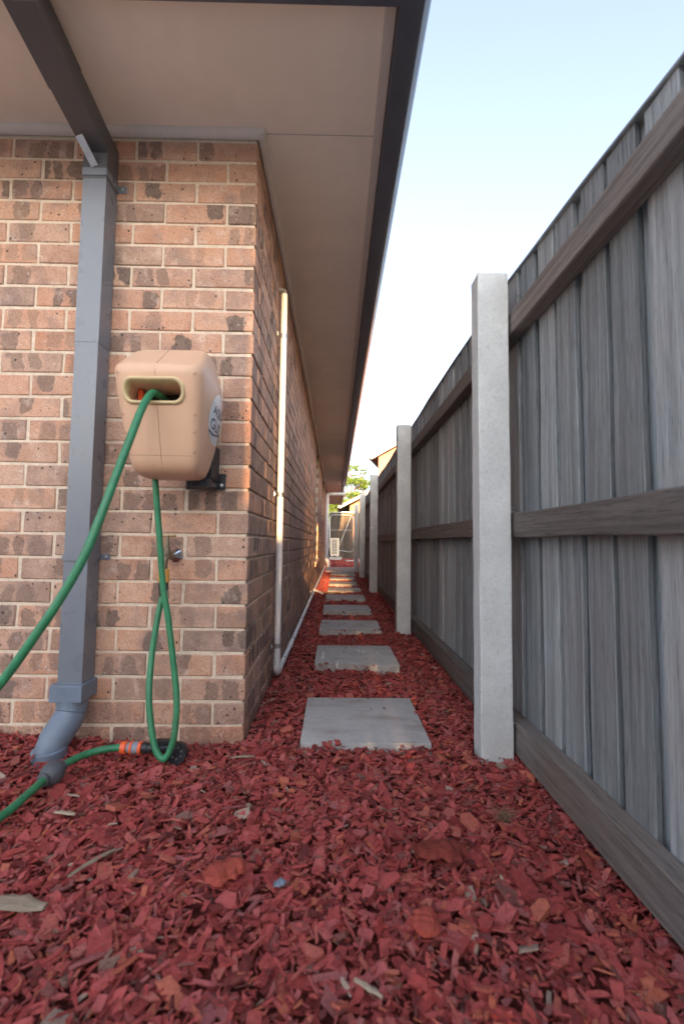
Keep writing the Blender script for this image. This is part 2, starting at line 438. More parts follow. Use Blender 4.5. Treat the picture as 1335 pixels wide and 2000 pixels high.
# ------------------------------------------------------------------ ground
def hgt(x, y):
    h = 0.010 * np.sin(3.1 * x + 1.7 * y) * np.sin(2.3 * y - 1.1 * x + 0.6) + 0.006 * np.sin(8.3 * x - 2.1 * y) * np.sin(6.7 * y + 1.3)
    h = h + 0.030 * np.clip((-0.35 - x) / 0.5, 0, 1) * np.clip((y + 0.5) / 0.5, 0, 1)
    return h

g = box('ground', (-300, -300, -0.40), (300, 300, -0.06), M['soil']); tag(g, kind='structure')
xs = np.arange(-6, 3.2001, 0.1); ys = np.arange(-6, 19.001, 0.1)
X, Y = np.meshgrid(xs, ys, indexing='ij')
Z = hgt(X, Y) - 0.016
V = np.stack([X.ravel(), Y.ravel(), Z.ravel()], 1)
ny = len(ys)
F = [(i * ny + j, (i + 1) * ny + j, (i + 1) * ny + j + 1, i * ny + j + 1) for i in range(len(xs) - 1) for j in range(ny - 1)]
me = bpy.data.meshes.new('mulch_bed'); me.from_pydata(V.tolist(), [], F); me.materials.append(M['bed'])
for p in me.polygons: p.use_smooth = True
tag(link('mulch_bed', me), kind='structure')

# ------------------------------------------------------------------ stepping stones
PAV = []   # x0, x1, y0, y1, top
pav_rows = [(0.207, 0.670, -0.050, 0.415, 0.018), (0.212, 0.690, 0.895, 1.385, 0.036), (0.205, 0.690, 1.875, 2.365, 0.036),
            (0.203, 0.690, 2.86, 3.35, 0.034), (0.205, 0.692, 3.83, 4.32, 0.034), (0.215, 0.690, 4.78, 5.27, 0.034),
            (0.215, 0.682, 5.79, 6.28, 0.034), (0.218, 0.690, 6.84, 7.33, 0.034), (0.220, 0.740, 8.02, 8.72, 0.034)]
pav_lab = ['large pale concrete stepping stone nearest the camera, brown smudges on top',
           'second stepping stone from the front, with thin white drip streaks',
           'third square stepping stone from the front of the mulch path',
           'fourth square stepping stone from the front of the mulch path',
           'fifth square stepping stone from the front of the mulch path',
           'sixth stepping stone from the front, beside the white pipe branch',
           'seventh stepping stone from the front, level with the first window',
           'eighth stepping stone from the front, small in the distance',
           'last stepping stone before the wide concrete slab']
for (x0, x1, y0, y1, zt), lab in zip(pav_rows, pav_lab):
    bm = bmesh.new(); bm_box(bm, (x0, y0, -0.03), (x1, y1, zt), 0.007, 2)
    for v in bm.verts:
        v.co.x += rnd.uniform(-0.0015, 0.0015); v.co.y += rnd.uniform(-0.0015, 0.0015)
    me = from_bm(bm, 'stepping_stone', M['conc_streak'] if 'streaks' in lab else M['conc_pave'])
    for v in me.vertices: v.co.x -= (x0 + x1) / 2; v.co.y -= (y0 + y1) / 2
    auto_smooth(me, 50)
    o = link('stepping_stone', me, None, ((x0 + x1) / 2, (y0 + y1) / 2, 0))
    o.rotation_euler = (rnd.uniform(-0.004, 0.004), rnd.uniform(-0.004, 0.004), rnd.uniform(-0.012, 0.012))
    tag(o, lab, 'stepping stone', 'stepping stones along the path')
    PAV.append((x0, x1, y0, y1))
slab = box('path', (0.075, 9.25, -0.05), (1.6, 10.85, 0.03), M['conc_pave'], None, 0.008, 2); tag(slab, kind='structure')
PAV.append((0.075, 1.6, 9.25, 10.85))
for k, (x0, y0, rz, lab) in enumerate(((1.05, 15.6, 0.25, 'pale stepping stone lying askew near the gate, the nearer one'), (1.45, 16.6, 0.3, 'pale stepping stone lying askew near the gate, the farther one'))):
    o = box('stepping_stone', (-0.4, -0.25, -0.03), (0.4, 0.25, 0.04), M['conc_pave'], None, 0.007, 2)
    o.location = (x0, y0, 0); o.rotation_euler = (0, 0, rz)
    tag(o, lab, 'stepping stone', 'stepping stones along the path')
    PAV.append((x0 - 0.42, x0 + 0.42, y0 - 0.3, y0 + 0.3))

# ------------------------------------------------------------------ mulch chips (uncountable)
def make_chips(name, x0, x1, y0, y1, dens, Lm, sliver=0.25, lift=0.0, stray=False):
    n = int((x1 - x0) * (y1 - y0) * dens)
    x = nr.uniform(x0, x1, n); y = nr.uniform(y0, y1, n)
    keep = ~((x < 0.004) & (y > -0.004))          # house
    keep &= ~((x > 0.985) & (y < 10.5))
    for (a0, a1, b0, b1) in ([] if stray else PAV):
        keep &= ~((x > a0 - 0.002) & (x < a1 + 0.002) & (y > b0 - 0.006) & (y < b1 + 0.002))
    for py in (-0.085, 1.95, 4.85, 7.7):
        keep &= ~((x > 0.80) & (x < 0.93) & (y > py - 0.045) & (y < py + 0.04))
    x = x[keep]; y = y[keep]; n = len(x)
    L = Lm * np.exp(nr.normal(0, 0.38, n)); L = np.clip(L, 0.012, 0.085)
    asp = nr.beta(1.6, 2.4, n) * 0.72 + 0.2
    sl = nr.random(n) < sliver
    asp[sl] = nr.uniform(0.08, 0.22, sl.sum()); L[sl] *= 1.15
    Wd = L * asp; T = np.clip(Wd * nr.uniform(0.10, 0.34, n), 0.0022, 0.010)
    K = 6
    ang0 = np.array([200, 250, 320, 20, 75, 150]) * pi / 180
    ang = ang0[None, :] + nr.normal(0, 0.22, (n, K))
    ex = 0.42
    ca, sa = np.cos(ang), np.sin(ang)
    px = np.sign(ca) * np.abs(ca) ** ex * (L / 2)[:, None] * nr.uniform(0.62, 1.15, (n, K))
    py = np.sign(sa) * np.abs(sa) ** ex * (Wd / 2)[:, None] * nr.uniform(0.62, 1.12, (n, K))
    bend = nr.normal(0, 0.5, n)
    zt = (T / 2)[:, None] * nr.uniform(0.6, 1.4, (n, K)) + bend[:, None] * px ** 2 * 3 + nr.normal(0, 0.0008, (n, K))
    zb = -(T / 2)[:, None] * nr.uniform(0.6, 1.4, (n, K)) + bend[:, None] * px ** 2 * 3
    shr = nr.uniform(0.78, 1.08, (n, K))
    P = np.concatenate([np.stack([px, py, zt], -1), np.stack([px * shr, py * shr, zb], -1)], 1)   # n,12,3
    yaw = nr.uniform(0, 2 * pi, n); tl = nr.normal(0, 0.30, n); rl = nr.normal(0, 0.26, n)
    st = nr.random(n) < 0.06; tl[st] *= 2.4
    cyw, syw = np.cos(yaw), np.sin(yaw)
    # roll about x, tilt about y, yaw about z
    y1_ = P[..., 1] * np.cos(rl)[:, None] - P[..., 2] * np.sin(rl)[:, None]
    z1_ = P[..., 1] * np.sin(rl)[:, None] + P[..., 2] * np.cos(rl)[:, None]
    x2_ = P[..., 0] * np.cos(tl)[:, None] + z1_ * np.sin(tl)[:, None]
    z2_ = -P[..., 0] * np.sin(tl)[:, None] + z1_ * np.cos(tl)[:, None]
    Q = np.stack([x2_ * cyw[:, None] - y1_ * syw[:, None] + x[:, None], x2_ * syw[:, None] + y1_ * cyw[:, None] + y[:, None],
                  z2_ + (hgt(x, y) + nr.uniform(-0.014, 0.006, n) + lift)[:, None]], -1)
    # keep chips out of the house wall and the paving
    fr = (y < 0.03) & (x < 0.0)
    pen = np.where(fr, np.maximum(0, Q[..., 1].max(1) + 0.002), 0); Q[..., 1] -= pen[:, None]
    sd = (y >= 0.0) & (x >= 0.0) & (x < 0.1)
    pen = np.where(sd, np.maximum(0, 0.003 - Q[..., 0].min(1)), 0); Q[..., 0] += pen[:, None]
    V = Q.reshape(-1, 3).astype(np.float32)
    base = (np.arange(n) * 12)[:, None]
    top = base + np.arange(6)[None]; bot = base + 6 + np.arange(6)[::-1][None]
    i = np.arange(6); j = (i + 1) % 6
    sides = np.stack([base + i, base + 6 + i, base + 6 + j, base + j], -1)      # n,6,4
    loops = np.concatenate([top, bot, sides.reshape(n, 24)], 1).ravel().astype(np.int32)
    sizes = np.tile(np.array([6, 6, 4, 4, 4, 4, 4, 4], np.int32), n)
    starts = np.concatenate([[0], np.cumsum(sizes)[:-1]]).astype(np.int32)
    me = bpy.data.meshes.new(name)
    me.vertices.add(len(V)); me.vertices.foreach_set('co', V.ravel())
    me.loops.add(len(loops)); me.loops.foreach_set('vertex_index', loops)
    me.polygons.add(len(sizes)); me.polygons.foreach_set('loop_start', starts); me.polygons.foreach_set('loop_total', sizes)
    me.update(calc_edges=True)
    me.polygons.foreach_set('use_smooth', np.zeros(len(sizes), bool))
    me.materials.append(M['mulch'])
    return me

def join_mesh(name, meshes):
    bm = bmesh.new()
    for m in meshes: bm.from_mesh(m)
    me = bpy.data.meshes.new(name); bm.to_mesh(me); bm.free(); me.materials.append(M['mulch'])
    return me

parts = [make_chips('c0', -1.5, 0.985, -1.45, 0.0, 7200, 0.0285, 0.34),
         make_chips('c0f', -1.3, 0.985, -1.35, 0.0, 2600, 0.013, 0.65, 0.004),
         make_chips('c1', 0, 0.985, 0.0, 3.0, 6500, 0.029, 0.32),
         make_chips('c2', 0, 1.0, 3.0, 8.0, 3600, 0.038),
         make_chips('c3', 0, 1.9, 8.0, 18.6, 1100, 0.058)]
for (a0, a1, b0, b1), zt_ in zip(PAV[:9], [p[4] for p in pav_rows]):
    parts.append(make_chips('s', a0 + 0.01, a1 - 0.01, b0 + 0.01, b1 - 0.01, 32, 0.014, 0.4, zt_ + 0.010, True))
    parts.append(make_chips('s', a0 - 0.004, a1 + 0.004, b0 - 0.012, b0 + 0.010, 1300, 0.026, 0.2, zt_ - 0.004, True))
mul = link('mulch', join_mesh('mulch', parts))
tag(mul, 'red dyed wood chip mulch covering the ground', 'mulch', kind='stuff')

def zg(x, y): return float(hgt(np.float64(x), np.float64(y)))

# ------------------------------------------------------------------ brick house
H = thing('brick_house', (0, 0, 0), 'mottled red brick house with wide pale eaves, left of the path', 'house')
TOP = 2.2015; PIT = 0.086
SOF = 2.321
WIN = [(5.33, 6.47, 0.43, 2.30), (8.40, 10.20, 1.25, 2.30)]
YEND = 17.3; XL = -5.0
# wall core (mortar), recessed behind the brick faces; built round the window openings
wall_bm = bmesh.new()
def wc(lo, hi): bm_box(wall_bm, lo, hi)
wc((XL, 0.0045, -0.3), (-0.0075, 0.24, SOF + 0.02))
yy = 0.24
for (y0, y1, z0, z1) in WIN:
    wc((-0.25, yy + 0.0005, -0.3), (-0.0075, y0 - 0.004, SOF + 0.02))
    wc((-0.25, y0 - 0.0035, -0.3), (-0.0075, y1 + 0.0035, z0 - 0.09))
    wc((-0.25, y0 - 0.0035, z1), (-0.0075, y1 + 0.0035, SOF + 0.02))
    yy = y1 + 0.004
wc((-0.25, yy, -0.3), (-0.0075, YEND - 0.006, SOF + 0.02))
wc((XL, YEND - 0.25, -0.3), (-0.2505, YEND - 0.006, SOF + 0.02))
WALL = link('wall', from_bm(wall_bm, 'wall', M['mortar']), H)

def brick_mesh(L, seed, mat):
    r = random.Random(seed); bm = bmesh.new()
    vs = bm_box(bm, (-L / 2, -0.055, -0.038), (L / 2, 0.055, 0.038), 0)
    for v in bm.verts:
        v.co.x += r.uniform(-0.0018, 0.0018); v.co.y += r.uniform(-0.0008, 0.0008); v.co.z += r.uniform(-0.0014, 0.0014)
    bmesh.ops.bevel(bm, geom=list(bm.edges), offset=0.0032, segments=1, affect='EDGES')
    for v in bm.verts: v.co += Vector((r.uniform(-0.0007, 0.0007), r.uniform(-0.0004, 0.0004), r.uniform(-0.0007, 0.0007)))
    return from_bm(bm, 'brick', mat)
BV = [brick_mesh(0.23, 100 + i, M['brick']) for i in range(8)]
bricks = []     # (centre x, y, z, rotz, length)
for k in range(-1, 27):
    zc = TOP - k * PIT - 0.043
    odd = k % 2 != 0
    # front face: stretcher course; corner brick is shared with the side
    xx = 0.0
    if odd:
        bricks.append((-0.115, 0.055, zc, 0, 0.23)); xx = -0.24
        ys_ = 0.12
    else:
        bricks.append((-0.055, 0.115, zc, pi / 2, 0.23)); xx = -0.12
        ys_ = 0.24
    while xx > -2.3:
        bricks.append((xx - 0.115, 0.055, zc, 0, 0.23)); xx -= 0.24
    y = ys_
    while y < YEND - 0.01:
        y0b, y1b = y, min(y + 0.23, YEND)
        segs = [(y0b, y1b)]
        for (w0, w1, z0, z1) in WIN:
            if zc + 0.038 > z0 - 0.085 and zc - 0.03 < z1:
                ns = []
                for s0, s1 in segs:
                    if s1 <= w0 or s0 >= w1: ns.append((s0, s1)); continue
                    if s0 < w0: ns.append((s0, w0))
                    if s1 > w1: ns.append((w1, s1))
                segs = ns
        for s0, s1 in segs:
            if s1 - s0 > 0.02: bricks.append((-0.055, (s0 + s1) / 2, zc, pi / 2, s1 - s0))
        y += 0.24
def seen_size(b):
    D = b[1] - CAM_POS[1]
    px_x = CAM_POS[0] - b[0]
    if b[2] < -0.04: return -1
    if b[1] < 0.2: return 5.0 / D if b[0] > -1.08 else 0
    return 0.30 / D ** 2
order = sorted(bricks, key=seen_size, reverse=True)
single, mass = order[:300], order[300:]
for i, b in enumerate(single):
    if abs(b[4] - 0.23) < 1e-6:
        me = BV[rnd.randrange(8)]
    else:
        me = brick_mesh(b[4], 900 + i, M['brick'])
    o = link('brick', me, WALL)
    o.location = (b[0] + rnd.uniform(-0.0016, 0.0012), b[1] + rnd.uniform(-0.0012, 0.0016), b[2] + rnd.uniform(-0.0012, 0.0012))
    o.rotation_euler = (0, 0, b[3] + rnd.uniform(-0.002, 0.002) + (pi if rnd.random() < 0.5 else 0))
    if b[1] < 0.1 and b[0] > -0.2 and b[3] == 0: o.rotation_euler = (0, 0, 0)
V, F = [], []
for b in mass:
    if b[2] < -0.10: continue
    hx, hy = (0.055, b[4] / 2) if b[3] else (b[4] / 2, 0.055)
    cx, cyy, cz = b[0] + rnd.uniform(-0.001, 0.001), b[1], b[2]
    n0 = len(V)
    for sx in (-1, 1):
        for sy_ in (-1, 1):
            for sz in (-1, 1):
                V.append((cx + sx * (hx + rnd.uniform(-0.0006, 0.0006)), cyy + sy_ * hy, cz + sz * 0.038 + rnd.uniform(-0.001, 0.001)))
    F += [tuple(n0 + i for i in f) for f in ((0, 1, 3, 2), (4, 6, 7, 5), (0, 4, 5, 1), (2, 3, 7, 6), (0, 2, 6, 4), (1, 5, 7, 3))]
me = bpy.data.meshes.new('far_bricks'); me.from_pydata(V, [], F); me.materials.append(M['brick_far'])
o = link('far_bricks', me, WALL); o['kind'] = 'stuff'

# windows in the side wall
for (y0, y1, z0, z1) in WIN:
    w = link('window', None, None) if False else None
    bm = bmesh.new()
    for lo, hi in (((-0.15, y0, z0), (-0.105, y0 + 0.05, z1)), ((-0.15, y1 - 0.05, z0), (-0.105, y1, z1)),
                   ((-0.15, y0 + 0.05, z0), (-0.105, y1 - 0.05, z0 + 0.05)), ((-0.15, y0 + 0.05, z1 - 0.05), (-0.105, y1 - 0.05, z1)),
                   ((-0.148, (y0 + y1) / 2 - 0.025, z0 + 0.05), (-0.107, (y0 + y1) / 2 + 0.025, z1 - 0.05))):
        bm_box(bm, lo, hi, 0.003)
    wf = link('window', from_bm(bm, 'window', M['frame']), H)
    ym = (y0 + y1) / 2
    box('pane', (-0.135, y0 + 0.05, z0 + 0.05), (-0.129, ym - 0.025, z1 - 0.05), M['glass'], wf)
    box('pane', (-0.135, ym + 0.025, z0 + 0.05), (-0.129, y1 - 0.05, z1 - 0.05), M['glass'], wf)
    y = y0
    nb = int(round((y1 - y0) / 0.086))
    stp = (y1 - y0) / nb
    for k in range(nb):       # sloping sill bricks on edge
        bm = bmesh.new(); bm_box(bm, (-0.13, y0 + k * stp + 0.004, -0.075), (0.045, y0 + (k + 1) * stp - 0.004, 0.0), 0.003)
        me = from_bm(bm, 'sill_brick', M['brick_far'])
        me.transform(Matrix.Translation((-0.1, 0, z0 + 0.012)) @ Matrix.Rotation(math.radians(16), 4, 'Y') @ Matrix.Translation((0.1, 0, 0)))
        link('sill_brick', me, wf)

# eaves: soffit sheets with joints, fascia, gutter, bead
EX, EY = 0.455, -0.447
def sheet(lo, hi): return box('soffit_sheet', lo, hi, M['soffit'], H, 0.0015)
sheet((-1.30, EY, SOF), (EX, -0.0015, SOF + 0.006))
sheet((-3.8, EY, SOF), (-1.303, -0.0015, SOF + 0.006))
ycuts = [0.0015, 2.46, 3.05, 5.08, 7.50, 9.9, 12.3, 14.7, YEND + 0.4]
for y0, y1 in zip(ycuts, ycuts[1:]):
    sheet((-0.02, y0 + 0.0015, SOF), (EX, y1 - 0.0015, SOF + 0.006))
box('soffit_backing', (XL, EY + 0.002, SOF + 0.009), (EX - 0.002, YEND + 0.4, SOF + 0.03), M['gutter'], H)
prism('fascia', [(EX - 0.003, SOF - 0.008), (EX + 0.030, SOF - 0.008), (EX + 0.034, SOF - 0.002), (EX + 0.034, SOF + 0.19), (EX - 0.003, SOF + 0.19)], 'y', EY - 0.034, YEND + 0.4, M['trim'], H)
prism('fascia', [(EY + 0.003, SOF - 0.008), (EY - 0.030, SOF - 0.008), (EY - 0.033, SOF - 0.002), (EY - 0.033, SOF + 0.19), (EY + 0.003, SOF + 0.19)], 'x', -3.8, EX - 0.0035, M['trim'], H)
gx = EX + 0.0345
gp = [(0, 0.105), (0, -0.055), (0.06, -0.056), (0.085, -0.050), (0.103, -0.033), (0.113, -0.008), (0.116, 0.03), (0.116, 0.055), (0.124, 0.058),
      (0.128, 0.066), (0.124, 0.075), (0.116, 0.077), (0.110, 0.07), (0.108, 0.0), (0.09, -0.04), (0.06, -0.048), (0.004, -0.047), (0.004, 0.105)]
gp = [(a_ * 0.84, b_) for a_, b_ in gp]
prism('gutter', [(gx + px_, SOF + pz) for px_, pz in gp], 'y', EY - 0.15, YEND + 0.43, M['gutter'], H, True)
gyy = EY - 0.0345
prism('gutter', [(gyy - px_, SOF + pz) for px_, pz in gp], 'x', -3.8, gx - 0.001, M['gutter'], H, True)
# quadrant bead in the angle between wall and soffit
q = [(0.0, 0.0)] + [(0.027 * math.sin(t), -0.027 * math.cos(t)) for t in [i * pi / 12 for i in range(7)]]
prism('bead', [(-0.0025 - y_, SOF - 0.0008 + z_) for y_, z_ in q], 'x', -3.8, 0.027, M['trim'], H, True)
prism('bead', [(0.0025 + x_, SOF - 0.0008 + z_) for x_, z_ in q], 'y', -0.026, 5.32, M['trim'], H, True)
prism('bead', [(0.0025 + x_, SOF - 0.0008 + z_) for x_, z_ in q], 'y', 5.322, YEND, M['trim'], H, True)
# roof
bm = bmesh.new()
R0 = [(-5, EY - 0.16, SOF + 0.10), (gx + 0.11, EY - 0.16, SOF + 0.10), (gx + 0.11, YEND + 0.44, SOF + 0.10), (-5, YEND + 0.44, SOF + 0.10)]
R1 = [(-5, 3.6, SOF + 1.75), (-3.2, 3.6, SOF + 1.75), (-3.2, YEND - 3.6, SOF + 1.75), (-5, YEND - 3.6, SOF + 1.75)]
a0 = [bm.verts.new(p) for p in R0]; a1 = [bm.verts.new(p) for p in R1]
for i in range(4): bm.faces.new((a0[i], a0[(i + 1) % 4], a1[(i + 1) % 4], a1[i]))
bm.faces.new(a1); bm.faces.new(a0[::-1])
link('roof', from_bm(bm, 'roof', M['roof']), H)

# ------------------------------------------------------------------ grey downpipe on the front wall
DP = thing('downpipe', (-0.58, -0.05, 0), 'slate grey rectangular downpipe running down the front brick wall', 'downpipe')
x0, x1, y0, y1 = -0.625, -0.540, -0.088, -0.004
def rect_pipe(name, pathpts, w, d, mat, parent):
    """rectangular section swept along points in the y-z plane with mitred joints, with two raised ribs' shadow lines"""
    bm = bmesh.new(); rings = []
    prof = [(-w / 2, -d / 2), (-w / 2 + 0.012, -d / 2), (-w / 2 + 0.0135, -d / 2 + 0.0018), (-w / 2 + 0.015, -d / 2), (w / 2 - 0.015, -d / 2), (w / 2 - 0.0135, -d / 2 + 0.0018), (w / 2 - 0.012, -d / 2), (w / 2, -d / 2),
            (w / 2, d / 2), (-w / 2, d / 2)]
    P = [Vector(p) for p in pathpts]
    for i, p in enumerate(P):
        d0 = (P[i] - P[i - 1]).normalized() if i else (P[1] - P[0]).normalized()
        d1 = (P[i + 1] - P[i]).normalized() if i < len(P) - 1 else d0
        t = (d0 + d1).normalized(); n = Vector((1, 0, 0)).cross(t)
        k = 1.0 / max(0.3, t.dot(d0))
        rings.append([bm.verts.new(p + Vector((1, 0, 0)) * a_ - n * b_ * -k) for a_, b_ in prof])
    m = len(prof)
    for r0_, r1_ in zip(rings, rings[1:]):
        for k in range(m): bm.faces.new((r0_[k], r0_[(k + 1) % m], r1_[(k + 1) % m], r1_[k]))
    bm.faces.new(rings[0][::-1]); bm.faces.new(rings[-1])
    return link(name, from_bm(bm, name, mat), parent)
pcx, pcy = -0.5825, -0.047
rect_pipe('pipe_section', [(pcx, pcy, 0.17), (pcx, pcy, 1.44)], 0.083, 0.080, M['pipe'], DP)
rect_pipe('pipe_section', [(pcx, pcy, 1.43), (pcx, pcy, 2.095)], 0.086, 0.083, M['pipe'], DP)
rect_pipe('pipe_offset', [(pcx, pcy - 0.001, 2.05), (pcx, pcy - 0.001, 2.185), (pcx, -0.30, 2.230)], 0.088, 0.082, M['pipe_shaded'], DP)
rect_pipe('pipe_offset', [(pcx, -0.285, 2.227), (pcx, -0.50, 2.266)], 0.092, 0.086, M['pipe_shaded'], DP)
for zc, h in ((2.075, 0.028), (0.655, 0.022)):
    bm = bmesh.new()
    bm_box(bm, (x0 - 0.0025, y0 - 0.004, zc - h / 2), (x1 + 0.0025, y0 - 0.0012, zc + h / 2))
    bm_box(bm, (x1 + 0.0012, y0 - 0.001, zc - h / 2), (x1 + 0.0035, -0.001, zc + h / 2))
    bm_box(bm, (x1 + 0.0036, -0.004, zc - h / 2), (x1 + 0.036, -0.0015, zc + h / 2), 0.0008)
    st = link('strap', from_bm(bm, 'strap', M['pipe']), DP)
    lathe('screw', (x1 + 0.021, -0.004, zc), (0, -1, 0), [(0, 0.005), (0.003, 0.0045), (0.004, 0.001)], M['galv'], st, 12)
bm = bmesh.new(); bm_box(bm, (-0.013, -0.001, 0), (0.013, 0.001, 0.092), 0.0006)
me = from_bm(bm, 'bracket', M['galv'])
me.transform(Matrix.Translation((-0.583, -0.091, 2.095)) @ Matrix.Rotation(math.radians(-22), 4, 'Y') @ Matrix.Rotation(math.radians(48), 4, 'X'))
link('bracket', me, DP)
# square to round adapter and bends
bm = bmesh.new()
bm_box(bm, (-0.640, -0.106, 0.165), (-0.530, -0.002, 0.222), 0.004, 2)
link('adapter', from_bm(bm, 'adapter', M['pvc_grey']), DP)
pts = catmull([(-0.585, -0.056, 0.175), (-0.586, -0.060, 0.130), (-0.590, -0.078, 0.098), (-0.602, -0.118, 0.055), (-0.608, -0.134, 0.02), (-0.61, -0.138, -0.05)], 6)
rad = [0.049 if i < 7 else 0.046 for i in range(len(pts))]
rad = [0.0495 if (i < 8) else (0.0465 if i < 9 else (0.0495 if i < 20 else 0.0465)) for i in range(len(pts))]
tube('bend', pts, rad, M['pvc_grey'], DP, 32)
lathe('collar', (-0.6085, -0.1355, 0.012), (0.02, 0.08, -1), [(-0.02, 0.0485), (-0.018, 0.0525), (0.045, 0.0525), (0.05, 0.05)], M['pvc_grey'], DP, 32)

# ------------------------------------------------------------------ hose reel
RL = thing('hose_reel', (-0.215, -0.2, 0.92), 'beige plastic retractable hose reel mounted on the brick wall', 'hose reel')
LV = [(0.923, -0.215, -0.145, 0.064), (0.926, -0.240, -0.128, 0.088), (0.935, -0.261, -0.112, 0.098), (0.953, -0.278, -0.100, 0.105), (0.970, -0.286, -0.095, 0.110),
      (1.03, -0.305, -0.086, 0.118), (1.10, -0.326, -0.080, 0.1265), (1.17, -0.347, -0.078, 0.134), (1.215, -0.360, -0.078, 0.1375), (1.236, -0.364, -0.079, 0.1380),
      (1.247, -0.359, -0.081, 0.137), (1.258, -0.345, -0.085, 0.135), (1.295, -0.300, -0.095, 0.129), (1.325, -0.264, -0.107, 0.121), (1.340, -0.240, -0.120, 0.111), (1.348, -0.212, -0.138, 0.094), (1.350, -0.19, -0.155, 0.06)]
XC = -0.2215
bm = bmesh.new(); rings = []; NS = 64
for (z, yf, yb, hw) in LV:
    ring = []
    cyc, hd = (yf + yb) / 2, (yb - yf) / 2
    for k in range(NS):
        t = 2 * pi * k / NS; c, s = math.cos(t), math.sin(t)
        ex = 0.33 if s < 0 else 0.45            # squarer at the front
        X_ = hw * math.copysign(abs(c) ** ex, c); Y_ = cyc + hd * math.copysign(abs(s) ** ex, s)
        bul = 0.013 * math.exp(-(((Y_ + 0.165) / 0.085) ** 4 + ((z - 1.13) / 0.125) ** 4))
        X_ += math.copysign(bul, X_) if abs(c) > 0.3 else 0
        ring.append(bm.verts.new((XC + X_, Y_, z)))
    rings.append(ring)
for r0_, r1_ in zip(rings, rings[1:]):
    for k in range(NS): bm.faces.new((r0_[k], r0_[(k + 1) % NS], r1_[(k + 1) % NS], r1_[k]))
bm.faces.new(rings[0][::-1]); bm.faces.new(rings[-1])
body_me = from_bm(bm, 'body', M['reel'], True)
bmt = bmesh.new(); bmt.from_mesh(body_me); BODY = BVHTree.FromBMesh(bmt); bmt.free()

def rrect(w, h, r, n=6):
    out = []
    for cx, cz, a0_ in ((w / 2 - r, h / 2 - r, 0), (-w / 2 + r, h / 2 - r, 90), (-w / 2 + r, -h / 2 + r, 180), (w / 2 - r, -h / 2 + r, 270)):
        for k in range(n + 1):
            t = math.radians(a0_ + 90 * k / n); out.append((cx + r * math.cos(t), cz + r * math.sin(t)))
    return out
SLX, SLZ = -0.230, 1.168
# cut the real opening into the body
cut = prism('cutter', [(0, 0), (1, 0), (0, 1)], 'y', 0, 1, M['reel_dark'])
bm = bmesh.new()
pr = rrect(0.168, 0.057, 0.024)
A = [bm.verts.new((SLX + p[0], -0.42, SLZ + p[1])) for p in pr]; B = [bm.verts.new((SLX + p[0], -0.17, SLZ + p[1])) for p in pr]
for i in range(len(pr)): bm.faces.new((A[i], A[(i + 1) % len(pr)], B[(i + 1) % len(pr)], B[i]))
bm.faces.new(A[::-1]); bm.faces.new(B)
cut.data = from_bm(bm, 'cutter', M['reel_dark'])
body = link('body', body_me, RL)
md = body.modifiers.new('cut', 'BOOLEAN'); md.object = cut; md.operation = 'DIFFERENCE'; md.solver = 'EXACT'
bpy.context.view_layer.update()
dg = bpy.context.evaluated_depsgraph_get()
nm = bpy.data.meshes.new_from_object(body.evaluated_get(dg))
body.modifiers.clear(); body.data = nm
bpy.data.objects.remove(cut, do_unlink=True)
auto_smooth(nm, 40)
def on_body(x, z, off, d=(0, 1, 0)):
    h = BODY.ray_cast(Vector((x, -1.0, z)), Vector(d))
    return Vector((x, h[0].y - off, z))
# cream rim round the slot
bm = bmesh.new()
loops_ = []
for (w, h, r, off) in ((0.190, 0.079, 0.033, -0.002), (0.189, 0.078, 0.033, 0.004), (0.182, 0.071, 0.030, 0.0075), (0.174, 0.063, 0.027, 0.0075), (0.167, 0.056, 0.025, 0.003), (0.165, 0.054, 0.024, -0.022)):
    loops_.append([bm.verts.new(on_body(SLX + px_, SLZ + pz, off)) for px_, pz in rrect(w, h, r, 7)])
for l0, l1 in zip(loops_, loops_[1:]):
    n_ = len(l0)
    for k in range(n_): bm.faces.new((l0[k], l0[(k + 1) % n_], l1[(k + 1) % n_], l1[k]))
link('slot_rim', from_bm(bm, 'slot_rim', M['reel_rim'], True), RL)
# drum inside and an orange stop seen through the slot
lathe('drum', (-0.306, -0.215, SLZ), (1, 0, 0), [(0.0, 0.026), (0.156, 0.026)], M['black'], RL, 20)
box('spring_guard', (-0.303, -0.285, SLZ - 0.023), (-0.288, -0.19, SLZ + 0.023), M['orange'], RL, 0.002)
# mould seams: thin raised line down the middle and round the body
def seam(name, pts, w=0.0009):
    tube(name, pts, w, M['reel_line'], RL, 6)
seam('seam', [on_body(-0.2215, z, 0.0001) for z in np.linspace(0.945, 1.125, 14)])
seam('seam', [on_body(-0.2215, z, 0.0001) for z in np.linspace(1.210, 1.34, 10)])
seam('seam', [on_body(x, 0.982, 0.0001) for x in np.linspace(-0.318, -0.118, 20)], 0.0006)
for (xz) in ((-0.108, 1.222), (-0.113, 1.105), (-0.117, 1.055), (-0.122, 0.995), (-0.334, 1.222), (-0.329, 1.105), (-0.325, 1.05), (-0.320, 0.99)):
    p = on_body(xz[0], xz[1], -0.001)
    lathe('screw_recess', p, (0.25 if xz[0] > -0.2 else -0.25, -1, 0), [(-0.004, 0.0045), (0.0012, 0.0058), (0.0013, 0.0042), (-0.0015, 0.003), (-0.002, 0.0005)], M['reel_line'], RL, 14)
